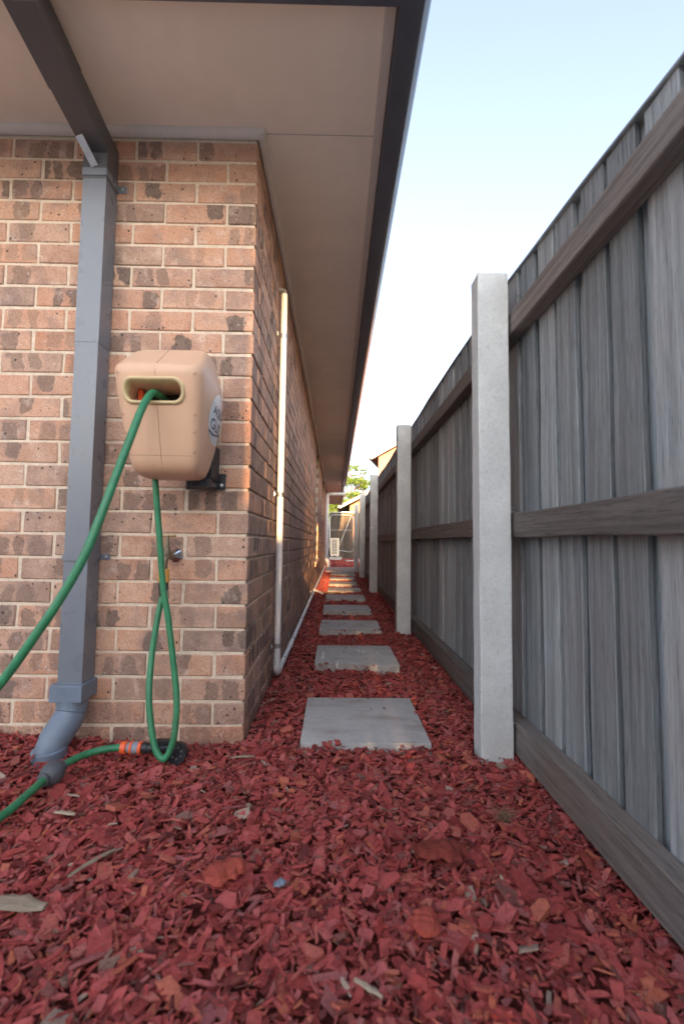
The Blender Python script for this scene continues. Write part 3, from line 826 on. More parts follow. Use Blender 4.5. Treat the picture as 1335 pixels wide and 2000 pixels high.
# sticker on the side with its lettering
def on_side(y, z, off):
    h = BODY.ray_cast(Vector((1.0, y, z)), Vector((-1, 0, 0)))
    if h[0] is None: return Vector((-0.085, y, z))
    return Vector((h[0].x + off, y, z))
SY, SZ, SR = -0.172, 1.125, 0.086
bm = bmesh.new(); cen = bm.verts.new(on_side(SY, SZ, 0.0008)); rings = []
for q_ in range(1, 9):
    rr = SR * q_ / 8
    rings.append([bm.verts.new(on_side(SY + 0.92 * rr * math.cos(t), SZ + rr * math.sin(t), 0.0008)) for t in [2 * pi * k / 40 for k in range(40)]])
for k in range(40): bm.faces.new((cen, rings[0][k], rings[0][(k + 1) % 40]))
for r0_, r1_ in zip(rings, rings[1:]):
    for k in range(40): bm.faces.new((r0_[k], r1_[k], r1_[(k + 1) % 40], r0_[(k + 1) % 40]))
stk = link('sticker', from_bm(bm, 'sticker', M['sticker'], True), RL)
def side_text(s, size, y, z, slope, parent):
    cu = bpy.data.curves.new('lettering', 'FONT'); cu.body = s; cu.size = size; cu.align_x = 'LEFT'; cu.offset = 0.0006
    ob = bpy.data.objects.new('lettering', cu); COL.objects.link(ob)
    bpy.context.view_layer.update()
    me = bpy.data.meshes.new_from_object(ob.evaluated_get(bpy.context.evaluated_depsgraph_get()))
    bpy.data.objects.remove(ob, do_unlink=True)
    b = bmesh.new(); b.from_mesh(me)
    bmesh.ops.triangulate(b, faces=b.faces)
    bmesh.ops.subdivide_edges(b, edges=[e_ for e_ in b.edges if e_.calc_length() > 0.012], cuts=2)
    for v in b.verts:
        yy_, zz_ = y + v.co.x, z + v.co.y + slope * v.co.x
        v.co = on_side(yy_, zz_, 0.0016)
    b.to_mesh(me); b.free(); me.materials.clear(); me.materials.append(M['ink'])
    link('lettering', me, parent)
side_text('AQUA', 0.040, -0.226, 1.138, -0.10, stk)
side_text('GLIDE', 0.050, -0.236, 1.088, -0.10, stk)
bm = bmesh.new(); up_, lo_ = [], []
for k in range(25):
    s = k / 24; y = -0.238 + 0.130 * s; z = 1.079 - 0.012 * s + 0.006 * math.sin(s * 2 * pi + pi)
    th = 0.0045 * (1 - s * 0.7)
    up_.append(bm.verts.new(on_side(y, z + th, 0.0016))); lo_.append(bm.verts.new(on_side(y, z - th, 0.0016)))
for k in range(24): bm.faces.new((lo_[k], lo_[k + 1], up_[k + 1], up_[k]))
link('wave_mark', from_bm(bm, 'wave_mark', M['ink']), stk)
# wall bracket
bm = bmesh.new()
bm_box(bm, (-0.235, -0.010, 0.908), (-0.088, -0.001, 0.968), 0.004, 2)
bm_box(bm, (-0.150, -0.10, 0.935), (-0.110, -0.0105, 1.06), 0.008, 2)
br = link('bracket', from_bm(bm, 'bracket', M['black']), RL)
lathe('bolt', (-0.102, -0.010, 0.924), (0, -1, 0), [(0, 0.007), (0.005, 0.007), (0.006, 0.004)], M['galv'], br, 6)
box('foot', (-0.185, -0.12, 0.905), (-0.115, -0.0105, 0.936), M['black'], RL, 0.006, 2)

# ------------------------------------------------------------------ garden hose: out of the slot, round through the yard and back along the ground
GH = thing('garden_hose', (-0.5, -0.3, 0), 'green garden hose coming out of the reel slot, with an orange connector', 'hose')
ra = 0.0110
pts = [(-0.232, -0.235, 1.172), (-0.233, -0.29, 1.172), (-0.235, -0.345, 1.160), (-0.240, -0.395, 1.100), (-0.253, -0.440, 0.992), (-0.266, -0.475, 0.896), (-0.282, -0.51, 0.79), (-0.306, -0.54, 0.678),
       (-0.346, -0.56, 0.578), (-0.394, -0.575, 0.488), (-0.462, -0.59, 0.376), (-0.55, -0.60, 0.27), (-0.68, -0.62, 0.16), (-0.86, -0.65, 0.07),
       (-1.08, -0.70, 0.03), (-1.32, -0.80, 0.025), (-1.36, -0.98, 0.022), (-1.24, -1.08, 0.02), (-1.02, -1.02, 0.02), (-0.80, -0.90, 0.02), (-0.62, -0.74, 0.022), (-0.52, -0.60, 0.027),
       (-0.494, -0.50, 0.031), (-0.491, -0.41, 0.036), (-0.488, -0.308, 0.041), (-0.468, -0.230, 0.043), (-0.425, -0.183, 0.045), (-0.375, -0.160, 0.044), (-0.335, -0.156, 0.042)]
tube('tube', catmull(pts, 8), ra, M['hose'], GH, 16)
prof = [(-0.040, 0.012), (-0.038, 0.018)] + [(0.034 * math.sin(t), 0.033 * math.cos(t)) for t in np.linspace(-1.0, 1.0, 13)] + [(0.038, 0.018), (0.040, 0.012)]
lathe('stop_ball', (-0.489, -0.318, 0.040), (0.12, 0.99, 0.05), prof, M['grey_rubber'], GH, 28)
cdir = (1, 0.02, -0.01); cb = Vector((-0.366, -0.157, 0.043)); cdv = Vector(cdir).normalized()
lathe('connector_nut', cb, cdir, [(0, 0.0135), (0.002, 0.019), (0.018, 0.020), (0.020, 0.0165)], M['orange'], GH, 24)
lathe('connector', cb + cdv * 0.0195, cdir, [(0, 0.0155), (0.010, 0.0165)], M['conn_grey'], GH, 24)
lathe('connector_nut', cb + cdv * 0.0292, cdir, [(0, 0.0165), (0.002, 0.020), (0.007, 0.0205), (0.009, 0.0185)], M['orange'], GH, 24)
lathe('connector', cb + cdv * 0.0378, cdir, [(0, 0.018), (0.012, 0.0192), (0.020, 0.0185)], M['conn_grey'], GH, 24)
lathe('connector_nut', cb + cdv * 0.0572, cdir, [(0, 0.0185), (0.003, 0.0205), (0.009, 0.0205), (0.011, 0.017)], M['orange'], GH, 24)
nz = lathe('nozzle', cb + cdv * 0.0675, cdir, [(0, 0.016), (0.004, 0.0175), (0.018, 0.0175), (0.020, 0.0155), (0.034, 0.0150), (0.036, 0.017), (0.048, 0.0165), (0.05, 0.0145), (0.085, 0.0150), (0.11, 0.019)], M['black'], GH, 24)
box('trigger', (-0.255, -0.165, 0.054), (-0.195, -0.141, 0.068), M['black'], nz, 0.004, 2)
nh = Vector((-0.178, -0.165, 0.034))
lathe('nozzle_head', nh, (-0.15, -1, 0.12), [(-0.030, 0.018), (-0.012, 0.030), (0.012, 0.0345), (0.016, 0.0335), (0.016, 0.029), (0.010, 0.0285), (0.011, 0.0)], M['black'], GH, 32)
hd = Vector((-0.15, -1, 0.12)).normalized()
for k in range(7):
    t = 2 * pi * k / 7; n_ = hd.orthogonal().normalized(); b_ = hd.cross(n_)
    lathe('spray_hole', nh + hd * 0.0112 + (n_ * math.cos(t) + b_ * math.sin(t)) * 0.018, hd, [(0, 0.0045), (0.0015, 0.0042), (0.002, 0.0005)], M['grey_rubber'], nz, 10)

# ------------------------------------------------------------------ inlet hose and tap
IH = thing('inlet_hose', (-0.25, -0.08, 0), 'green hose looping down from the reel to the brass tap', 'hose')
pts = [(-0.294, -0.162, 0.98), (-0.289, -0.16, 0.935), (-0.284, -0.16, 0.882), (-0.276, -0.157, 0.80), (-0.268, -0.155, 0.727), (-0.252, -0.153, 0.573), (-0.228, -0.157, 0.455), (-0.203, -0.168, 0.322), (-0.183, -0.182, 0.208),
       (-0.180, -0.197, 0.114), (-0.190, -0.206, 0.058), (-0.210, -0.208, 0.032), (-0.240, -0.198, 0.060), (-0.266, -0.178, 0.138), (-0.283, -0.155, 0.224), (-0.292, -0.118, 0.344), (-0.288, -0.092, 0.453), (-0.2825, -0.072, 0.52), (-0.2815, -0.068, 0.555)]
tube('tube', catmull(pts, 8), 0.0102, M['hose'], IH, 16)
lathe('hose_tail', (-0.2815, -0.068, 0.515), (0, 0, 1), [(0, 0.0135), (0.028, 0.0140), (0.029, 0.0165), (0.056, 0.0170)], M['black'], IH, 24)
lathe('connector', (-0.2815, -0.068, 0.570), (0, 0, 1), [(0, 0.0185), (0.002, 0.0205), (0.046, 0.0192), (0.048, 0.016)], M['amber'], IH, 24)

TP = thing('garden_tap', (-0.28, 0, 0.66), 'small brass garden tap with a chrome wall flange', 'tap')
lathe('flange', (-0.272, 0.002, 0.662), (0, -1, 0), [(0, 0.034), (0.004, 0.034), (0.010, 0.030), (0.018, 0.022), (0.026, 0.0145)], M['chrome'], TP, 36)
tube('spout', catmull([(-0.272, -0.02, 0.662), (-0.275, -0.045, 0.662), (-0.280, -0.064, 0.655), (-0.2815, -0.068, 0.635), (-0.2815, -0.068, 0.612)], 6), 0.0125, M['old_brass'], TP, 18)
lathe('valve_body', (-0.279, -0.052, 0.655), (0, 0, 1), [(0, 0.013), (0.012, 0.017), (0.022, 0.017), (0.024, 0.013), (0.04, 0.012), (0.042, 0.008), (0.06, 0.007), (0.078, 0.006)], M['old_brass'], TP, 20)
bm = bmesh.new(); bm_tube(bm, [(-0.307, -0.053, 0.734), (-0.290, -0.0525, 0.735), (-0.279, -0.052, 0.735), (-0.268, -0.0515, 0.735), (-0.251, -0.051, 0.734)], [0.0052, 0.0036, 0.0055, 0.0036, 0.0052], 12)
link('handle', from_bm(bm, 'handle', M['brass'], True), TP)

# ------------------------------------------------------------------ white condensate pipe on the side wall
CP = thing('drain_pipe', (0.03, 0.69, 0), 'thin white drain pipe clipped to the side wall and running along its foot', 'pipe')
rp = 0.0165
tube('riser', [(0.030, 0.69, 0.085), (0.030, 0.69, 2.055)], rp, M['pvc_white'], CP, 20)
tube('elbow', catmull([(0.030, 0.69, 2.045), (0.0295, 0.69, 2.060), (0.022, 0.69, 2.073), (0.005, 0.69, 2.076), (-0.02, 0.69, 2.076)], 5), rp * 0.85, M['mortar'], CP, 20)
tube('elbow', catmull([(0.030, 0.69, 0.115), (0.030, 0.69, 0.075), (0.030, 0.702, 0.052), (0.030, 0.725, 0.045), (0.030, 0.765, 0.045)], 6), rp * 1.17, M['pvc_white'], CP, 20)
tube('ground_run', [(0.032, 0.75, 0.045), (0.033, 1.6, 0.040), (0.032, 2.8, 0.043), (0.031, 4.2, 0.045), (0.032, 6.0, 0.046), (0.033, 9.0, 0.05), (0.034, 10.9, 0.055)], rp * 0.93, M['pvc_white'], CP, 18)
tube('tee', [(0.032, 4.66, 0.045), (0.032, 4.80, 0.045)], rp * 1.15, M['pvc_white'], CP, 18)
tube('branch', [(0.035, 4.73, 0.045), (0.085, 4.66, 0.035), (0.15, 4.57, 0.018)], rp * 0.9, M['pvc_white'], CP, 18)
tube('coupling', [(0.032, 1.33, 0.041), (0.032, 1.41, 0.041)], rp * 1.12, M['pvc_white'], CP, 18)
def clip(p, vertical):
    bm = bmesh.new()
    if vertical:
        bm_tube(bm, [(p[0], p[1], p[2] - 0.012), (p[0], p[1], p[2] + 0.012)], rp + 0.0015, 20)
        bm_box(bm, (0.0005, p[1] - rp - 0.022, p[2] - 0.011), (0.006, p[1] - rp + 0.002, p[2] + 0.011), 0.0006)
    else:
        bm_tube(bm, [(p[0], p[1] - 0.010, p[2]), (p[0], p[1] + 0.010, p[2])], rp + 0.0012, 20)
        bm_box(bm, (0.0005, p[1] - 0.009, p[2] + rp - 0.002), (0.006, p[1] + 0.009, p[2] + rp + 0.028), 0.0006)
    c = link('clip', from_bm(bm, 'clip', M['galv']), CP)
    q_ = (0.006, p[1] - rp - 0.012, p[2]) if vertical else (0.006, p[1], p[2] + rp + 0.018)
    lathe('screw', q_, (1, 0, 0), [(0, 0.005), (0.004, 0.0045), (0.005, 0.001)], M['galv'], c, 10)
for z in (1.82, 0.965, 0.185): clip((0.030, 0.69, z), True)
for y in (0.98, 1.52, 2.35, 3.2, 4.3): clip((0.032, y, 0.042), False)
# bare copper stub lying across from the branch
tb = tube('copper_stub', [(0.17, 4.55, 0.028), (0.30, 4.52, 0.040), (0.40, 4.50, 0.040)], 0.006, M['brass'], None, 8)
tag(tb, 'thin stick of pipe lying from the white branch over the mulch', 'pipe')

# ------------------------------------------------------------------ white downpipe farther along
WD = thing('downpipe', (0.07, 11.0, 0), 'white round downpipe with elbows dropping from the gutter to the mulch', 'downpipe')
YD = 11.0
tube('drop', [(gx + 0.06, YD, SOF - 0.045), (gx + 0.06, YD, 2.13)], 0.047, M['pvc_white'], WD, 20)
tube('arm', catmull([(gx + 0.06, YD, 2.17), (gx + 0.055, YD, 2.10), (gx + 0.01, YD, 2.068), (0.30, YD, 2.062), (0.11, YD, 2.055), (0.072, YD, 2.03), (0.066, YD, 1.95)], 6), 0.045, M['pvc_white'], WD, 20)
tube('shaft', [(0.066, YD, 1.98), (0.066, YD, 0.30)], 0.047, M['pvc_white'], WD, 20)
tube('socket', [(0.066, YD, 0.36), (0.066, YD, 0.27)], 0.052, M['pvc_white'], WD, 20)
tube('bend', catmull([(0.066, YD, 0.30), (0.068, YD, 0.25), (0.10, YD, 0.18), (0.125, YD, 0.12), (0.128, YD, -0.05)], 6), 0.047, M['pvc_white'], WD, 20)

# ------------------------------------------------------------------ paling fence
FN = thing('paling_fence', (1.0, 0, 0), 'weathered grey timber paling fence with concrete posts, right of the path', 'fence')
FX = 0.995; FT = 1.755
PV = []
for i in range(6):
    r = random.Random(40 + i); bm = bmesh.new(); w = 0.100
    n = 10
    ring = []
    for k in range(n + 1):
        z = (FT + 0.06) * k / n
        dx0, dx1 = r.uniform(-0.0022, 0.0022), r.uniform(-0.0022, 0.0022); by = r.uniform(-0.001, 0.001)
        ring.append([bm.verts.new(p) for p in ((-0.0075 + by, -w / 2 + dx0, z), (-0.0055 + by, -w / 2 + dx0 - 0.002, z), (0.0075 + by, -w / 2 + dx0, z), (0.0075 + by, w / 2 + dx1, z), (-0.0055 + by, w / 2 + dx1 + 0.002, z), (-0.0075 + by, w / 2 + dx1, z))])
    for r0_, r1_ in zip(ring, ring[1:]):
        for k in range(6): bm.faces.new((r0_[k], r0_[(k + 1) % 6], r1_[(k + 1) % 6], r1_[k]))
    bm.faces.new(ring[0][::-1]); bm.faces.new(ring[-1])
    PV.append(from_bm(bm, 'paling', M['paling']))
def drop(yy): return 0.0 if yy > 0.15 else 0.085 * (0.15 - yy)
y = -1.75; npal = 0
while y < 10.45:
    for layer in (0, 1):
        if layer == 0: yp, xp = y, FX + 0.0085
        else: yp, xp = y + 0.0675, FX + 0.0305
        o = link('paling', PV[rnd.randrange(6)], FN)
        zb = -0.045 + rnd.uniform(-0.012, 0.008) - drop(yp)
        o.location = (xp + rnd.uniform(-0.0012, 0.0012), yp + rnd.uniform(-0.006, 0.006), zb)
        o.rotation_euler = (rnd.uniform(-0.003, 0.003), 0, rnd.uniform(-0.02, 0.02)) if layer == 0 else (rnd.uniform(-0.003, 0.003), 0, 0)
        npal += 1
    y += 0.135
POSTS = [-0.085, 1.95, 4.85, 7.70, 10.5]
PH = [1.695, 1.670, 1.695, 1.735, 1.74]
for i, (py, ph) in enumerate(zip(POSTS, PH)):
    sx_ = 0.013 if i == 0 else 0.0
    bm = bmesh.new(); bm_box(bm, (0.808 + sx_, py - 0.04, -0.05), (0.918 + sx_, py + 0.04, ph), 0.006, 2)
    rr = random.Random(300 + i)
    bmesh.ops.subdivide_edges(bm, edges=[e_ for e_ in bm.edges if e_.calc_length() > 1], cuts=24)
    for v in bm.verts: v.co += Vector((rr.uniform(-0.0012, 0.0012), rr.uniform(-0.0008, 0.0008), 0))
    o = link('post', from_bm(bm, 'post', M['conc_post']), FN)
RZ = [(0.012, 0.118, 0.942), (0.742, 0.826, 0.942), (1.475, 1.552, 0.942)]
ends = [-1.9] + POSTS
for b0, b1 in zip(ends, ends[1:]):
    for (z0, z1, xr) in RZ:
        bm = bmesh.new()
        y0_, y1_ = b0 + 0.002, b1 - 0.002
        n = 10; ring = []
        dz = rnd.uniform(-0.006, 0.006)
        xb = FX - 0.0005
        for k in range(n + 1):
            yk = y0_ + (y1_ - y0_) * k / n; w1_, w2_ = rnd.uniform(-0.002, 0.002), rnd.uniform(-0.003, 0.003)
            ring.append([bm.verts.new(p) for p in ((xr, yk, z0 + dz + w2_ + 0.003), (xr + 0.003, yk, z0 + dz + w2_), (xb, yk, z0 + dz + w2_), (xb, yk, z1 + dz + w1_), (xr + 0.003, yk, z1 + dz + w1_), (xr, yk, z1 + dz + w1_ - 0.003))])
        for r0_, r1_ in zip(ring, ring[1:]):
            for k in range(6): bm.faces.new((r0_[k], r0_[(k + 1) % 6], r1_[(k + 1) % 6], r1_[k]))
        bm.faces.new(ring[0][::-1]); bm.faces.new(ring[-1])
        link('rail', from_bm(bm, 'rail', M['rail']), FN)
# galvanised capping strip, slightly wavy
bm = bmesh.new(); prev = None
for k in range(160):
    yk = -1.9 + 12.5 * k / 159; zk = FT + 0.016 - drop(yk) + 0.0022 * math.sin(yk * 2.6) + 0.0018 * math.sin(yk * 9.1); xk = 0.004 * math.sin(yk * 3.3)
    ring = [bm.verts.new(p) for p in ((FX - 0.006 + xk, yk, zk - 0.006), (FX + 0.045 + xk, yk, zk - 0.006), (FX + 0.045 + xk, yk, zk), (FX - 0.006 + xk, yk, zk))]
    if prev:
        for i in range(4): bm.faces.new((prev[i], prev[(i + 1) % 4], ring[(i + 1) % 4], ring[i]))
    else: bm.faces.new(ring[::-1])
    prev = ring
bm.faces.new(prev)
link('capping', from_bm(bm, 'capping', M['galv']), FN)

# ------------------------------------------------------------------ gate, end fence, air conditioner
YG = 18.8
GT = thing('side_gate', (0.56, YG, 0), 'tall timber paling gate with a galvanised tube frame closing the path', 'gate')
def gate_palings(x0, x1, parent, top, zb=0.0):
    x = x0; i = 0
    while x < x1 - 0.02:
        w = min(0.112 + rnd.uniform(-0.008, 0.008), x1 - x)
        o = box('paling', (x, YG + 0.045, zb), (x + w - 0.004, YG + 0.06, top + rnd.uniform(-0.012, 0.006)), M['paling_dark'], parent, 0.002)
        x += w
gate_palings(0.03, 1.10, GT, 2.045, 0.05)
fr = catmull([(0.045, YG, 0.33), (0.045, YG, 1.0), (0.045, YG, 1.72), (0.06, YG, 1.85), (0.13, YG, 1.92), (0.25, YG, 1.935), (0.56, YG, 1.935), (0.87, YG, 1.935), (0.99, YG, 1.92), (1.06, YG, 1.85), (1.075, YG, 1.72), (1.075, YG, 1.0), (1.075, YG, 0.33), (0.56, YG, 0.33), (0.046, YG, 0.33)], 5)
tube('frame', fr, 0.019, M['galv'], GT, 10)
tube('brace', [(0.42, YG - 0.005, 0.40), (0.97, YG - 0.005, 1.86)], 0.012, M['galv'], GT, 10)
box('rail', (0.05, YG + 0.005, 1.20), (1.07, YG + 0.044, 1.30), M['rail_x'], GT, 0.003)
box('capping', (0.0, YG + 0.03, 2.055), (1.12, YG + 0.08, 2.075), M['galv'], GT, 0.003)
lk = tube('latch', [(1.07, YG - 0.02, 1.60), (1.17, YG - 0.02, 1.60)], 0.012, M['galv'], GT, 8)
box('padlock', (1.135, YG - 0.05, 1.50), (1.175, YG - 0.022, 1.555), M['brass'], lk, 0.006, 2)
EF = thing('end_fence', (1.6, YG, 0), 'short timber paling fence right of the gate', 'fence')
gate_palings(1.22, 3.2, EF, 2.03)
box('post', (1.12, YG - 0.03, -0.05), (1.215, YG + 0.06, 2.06), M['bark'], EF, 0.004)
for z in (0.12, 1.0, 1.78): box('rail', (1.2155, YG, z), (3.2, YG + 0.044, z + 0.09), M['rail_x'], EF, 0.003)
box('capping', (1.125, YG + 0.03, 2.062), (3.2, YG + 0.08, 2.08), M['galv'], EF, 0.003)
SF = thing('boundary_fence', (3.2, 14.5, 0), 'far stretch of timber paling fence beyond the last concrete post', 'fence')
for k in range(70):
    box('paling', (3.2, 10.5 + k * 0.118, -0.03), (3.216, 10.5 + k * 0.118 + 0.112, 1.8 + rnd.uniform(-0.01, 0.01)), M['paling'], SF)
for z in (0.12, 0.95, 1.5): box('rail', (3.155, 10.5, z), (3.199, 18.75, z + 0.085), M['rail'], SF, 0.003)

AC = thing('air_conditioner', (0.28, 17.0, 0), 'cream outdoor air conditioner unit standing before the gate', 'air conditioner')
ay0, ay1, ax0, ax1, az0, az1 = 16.55, 17.25, 0.105, 0.455, 0.175, 0.875
bm = bmesh.new()
gx0, gx1, gz0, gz1 = ax0 + 0.06, ax1 - 0.085, az0 + 0.05, az1 - 0.05
bm_box(bm, (ax0, ay0 + 0.03, az0), (ax1, ay1, az1), 0.012, 2)
for lo, hi in (((ax0, ay0, az0), (gx0, ay0 + 0.029, az1)), ((gx1, ay0, az0), (ax1, ay0 + 0.029, az1)), ((gx0, ay0, az0), (gx1, ay0 + 0.029, gz0)), ((gx0, ay0, gz1), (gx1, ay0 + 0.029, az1))):
    bm_box(bm, lo, hi)
link('casing', from_bm(bm, 'casing', M['ac']), AC)
box('coil', (gx0 + 0.0005, ay0 + 0.022, gz0 + 0.0005), (gx1 - 0.0005, ay0 + 0.0285, gz1 - 0.0005), M['black'], AC)
for k in range(11):
    z = gz0 + (gz1 - gz0) * k / 10
    box('grille_bar', (gx0, ay0 + 0.004, z - 0.009), (gx1, ay0 + 0.016, z + 0.009), M['ac'], AC)
for k in range(4):
    x = gx0 + (gx1 - gx0) * k / 3
    box('grille_bar', (x - 0.011, ay0 + 0.001, gz0), (x + 0.011, ay0 + 0.0039, gz1), M['ac'], AC)
for x in (ax0 + 0.04, ax1 - 0.09): box('foot', (x, ay0 + 0.02, az0 - 0.055), (x + 0.05, ay1, az0 - 0.0005), M['galv'], AC, 0.004)
tube('pipe', catmull([(ax0 - 0.01, ay0 + 0.35, 0.45), (0.055, ay0 + 0.30, 0.42), (0.05, ay0 + 0.28, 0.25), (0.05, ay0 + 0.28, 0.0)], 5), 0.022, M['black'], AC, 10)
pad = box('concrete_pad', (0.06, 16.40, -0.03), (0.56, 17.28, 0.118), M['conc_pave'], None, 0.006); tag(pad, 'low concrete pad under the air conditioner', 'pad')

# ------------------------------------------------------------------ neighbouring houses beyond
def gable_house(name, x0, x1, y0, y1, eave_z, rise, over, wallmat, roofmat, label, ridge_dir='y'):
    h = thing(name, (x0, y0, 0), label, 'house')
    zt = eave_z
    bm = bmesh.new(); xm = (x0 + x1) / 2
    w = (x1 - x0) / 2 + over; s = rise / w
    ztop_wall = eave_z + s * over
    A = [bm.verts.new(p) for p in ((x0, y0, -0.06), (x1, y0, -0.06), (x1, y0, ztop_wall), (xm, y0, eave_z + rise - 0.02), (x0, y0, ztop_wall))]
    B = [bm.verts.new((v.co.x, y1, v.co.z)) for v in A]
    for i in range(5): bm.faces.new((A[i], A[(i + 1) % 5], B[(i + 1) % 5], B[i]))
    bm.faces.new(A[::-1]); bm.faces.new(B)
    link('wall', from_bm(bm, 'wall', wallmat), h)
    rf = None
    for sgn in (-1, 1):
        xe = xm + sgn * w
        P = [(xe, eave_z), (xm, eave_z + rise), (xm, eave_z + rise + 0.14), (xe, eave_z + 0.14)]
        if sgn > 0: P = P[::-1]
        rf = prism('roof', P, 'y', y0 - over, y1 + over, roofmat, h)
        prism('gutter', [(xe + sgn * 0.002, eave_z - 0.02), (xe + sgn * 0.11, eave_z - 0.02), (xe + sgn * 0.12, eave_z + 0.11), (xe + sgn * 0.002, eave_z + 0.11)], 'y', y0 - over, y1 + over, M['roof'], h)
        P2 = [(xe, eave_z - 0.055), (xm, eave_z + rise - 0.055), (xm, eave_z + rise + 0.12), (xe, eave_z + 0.12)]
        prism('barge_board', P2, 'y', y0 - over - 0.03, y0 - over - 0.002, M['trim'], h)
    return h
nb = gable_house('neighbour_house', 1.98, 9.0, 16.3, 26.0, 4.05, 2.0, 0.25, M['wall_far'], M['roof_red'], 'brown neighbouring house whose roof corner peeks above the fence')
nb.rotation_euler = (0, 0, math.radians(-14))
w_ = box('window', (2.25, 16.255, 2.2), (2.95, 16.298, 3.6), M['frame'], nb, 0.004)
box('pane', (2.31, 16.248, 2.26), (2.89, 16.2545, 3.54), M['glass'], w_)
gable_house('neighbour_house', 1.15, 8.6, 26.3, 36.0, 2.80, 2.3, 0.62, M['wall_far'], M['roof'], 'brick house with a grey metal roof behind the gate')
# unseen houses and fence added behind the camera to shade the near path
gable_house('neighbour_house', -4.5, 0.28, -19.0, -12.0, 5.2, 1.2, 0.02, M['render_wall'], M['roof_red'], 'unseen two storey house added behind the yard to block sun, left of the gap')
gable_house('neighbour_house', 1.04, 5.0, -19.0, -12.0, 6.5, 2.0, 0.02, M['render_wall'], M['roof_red'], 'unseen two storey house added behind the yard to block sun, right of the gap')
BF = thing('shade_fence', (0, -6.2, 0), 'unseen timber paling fence added behind the camera to shade the path', 'fence')  # added out of view; its top edge cuts the low sunbeam
for k in range(70):
    box('paling', (-4 + k * 0.1, -6.2, -0.05), (-4 + k * 0.1 + 0.097, -6.185, 1.95), M['paling'], BF)
for z in (0.15, 0.95, 1.6): box('rail', (-4, -6.184, z), (3, -6.14, z + 0.085), M['rail_x'], BF)
tag(box('bounce_paving', (-6, -6.1, -0.05), (2.9, -1.5, 0.02), M['bounce_paving'], None, 0.005), kind='structure')  # pale paving added out of view to bounce light onto wall and soffit

# ------------------------------------------------------------------ trees
def tree(label, base, h, crown, seed, nleaf, ls):
    t = thing('tree', base, label, 'tree', 'trees beyond the gate')
    r = random.Random(seed); g_ = np.random.default_rng(seed)
    bx_, by_, bz_ = base
    bm = bmesh.new()
    tp = Vector((bx_ + r.uniform(-0.3, 0.3), by_, bz_ + h * 0.55))
    bm_tube(bm, catmull([base, (bx_ + 0.1, by_, bz_ + h * 0.25), tp], 5), [0.20 - 0.011 * i for i in range(11)], 10)
    for (cx, cyy, cz, rx, rz) in crown:
        c = Vector((cx, cyy, cz)); st = Vector((bx_ + 0.05, by_, bz_ + h * r.uniform(0.28, 0.5)))
        mid = (st + c) / 2 + Vector((0, 0, -0.25))
        bm_tube(bm, catmull([st, mid, c + Vector((0, 0, rz * 0.3))], 5), [0.075 - 0.006 * i for i in range(11)], 7)
        for _ in range(5):
            e_ = c + Vector((r.uniform(-rx, rx), r.uniform(-rx, rx), r.uniform(-rz, rz))) * 0.85
            bm_tube(bm, [mid.lerp(c, 0.6), (mid.lerp(c, 0.8) + e_) / 2, e_], [0.03, 0.02, 0.008], 5)
    link('trunk', from_bm(bm, 'trunk', M['bark'], True), t)
    pts = []
    tot = sum(c[3] ** 2 * c[4] for c in crown)
    for (cx, cyy, cz, rx, rz) in crown:
        n = int(nleaf * rx * rx * rz / tot)
        # leaf sprays: clusters inside each lobe
        k = max(6, n // 45)
        d = g_.normal(size=(k, 3)); d /= np.linalg.norm(d, axis=1)[:, None]; d *= (g_.random(k) ** 0.4)[:, None]
        cc = d * np.array([rx, rx, rz]) + np.array([cx, cyy, cz])
        idx = g_.integers(0, k, n)
        pts.append(cc[idx] + g_.normal(size=(n, 3)) * np.array([0.26, 0.26, 0.13]) * rx * 0.45)
    P = np.concatenate(pts); n = len(P)
    u = g_.normal(size=(n, 3)); u[:, 2] -= 0.4; u /= np.linalg.norm(u, axis=1)[:, None]
    v = np.cross(u, g_.normal(size=(n, 3))); v /= np.linalg.norm(v, axis=1)[:, None]
    L = (ls * g_.uniform(0.7, 1.4, n))[:, None]; Wd = L * 0.36
    w3 = np.cross(u, v) * L * 0.08
    V = np.stack([P - u * L, P + v * Wd + w3, P + u * L, P - v * Wd + w3], 1).reshape(-1, 3)
    me = bpy.data.meshes.new('crown'); b = np.arange(n) * 4
    me.from_pydata(V.tolist(), [], np.stack([b, b + 1, b + 2, b + 3], 1).tolist()); me.materials.append(M['leaf'])
    link('crown', me, t)
tree('light green leafy tree rising behind the gate and far roof', (1.7, 39.0, -0.06), 7.6,
     [(0.9, 39, 5.2, 0.9, 0.55), (2.0, 39, 6.2, 1.0, 0.5), (1.6, 38.6, 7.3, 0.7, 0.35), (2.9, 39.2, 5.9, 0.9, 0.5), (0.6, 38.5, 4.1, 1.0, 0.6), (2.3, 39, 4.9, 1.1, 0.5), (1.2, 39.5, 6.3, 0.7, 0.35), (2.6, 39, 7.0, 0.5, 0.25), (1.4, 39, 8.0, 0.45, 0.2)], 5, 9000, 0.085)
tree('dense lower green tree filling the gap above the gate', (0.5, 33.0, -0.06), 4.2,
     [(0.2, 33, 3.2, 0.9, 0.5), (1.1, 33, 3.0, 0.9, 0.45), (-0.4, 33.3, 3.0, 0.9, 0.6), (0.7, 33.4, 2.5, 1.0, 0.5), (0.4, 33, 3.7, 0.6, 0.3)], 9, 8000, 0.075)

tree('unseen tall tree added behind the yard to block sun in the gap', (0.66, -22.0, -0.06), 8.2, [(0.98, -22, 5.75, 0.36, 0.5), (1.1, -22.1, 6.6, 0.42, 0.5), (0.5, -22, 7.0, 0.7, 0.45), (0.75, -22.3, 7.6, 0.6, 0.4), (1.25, -21.9, 5.9, 0.3, 0.5)], 21, 14000, 0.09)  # added out of view; crown lobes placed to cut the sunbeam

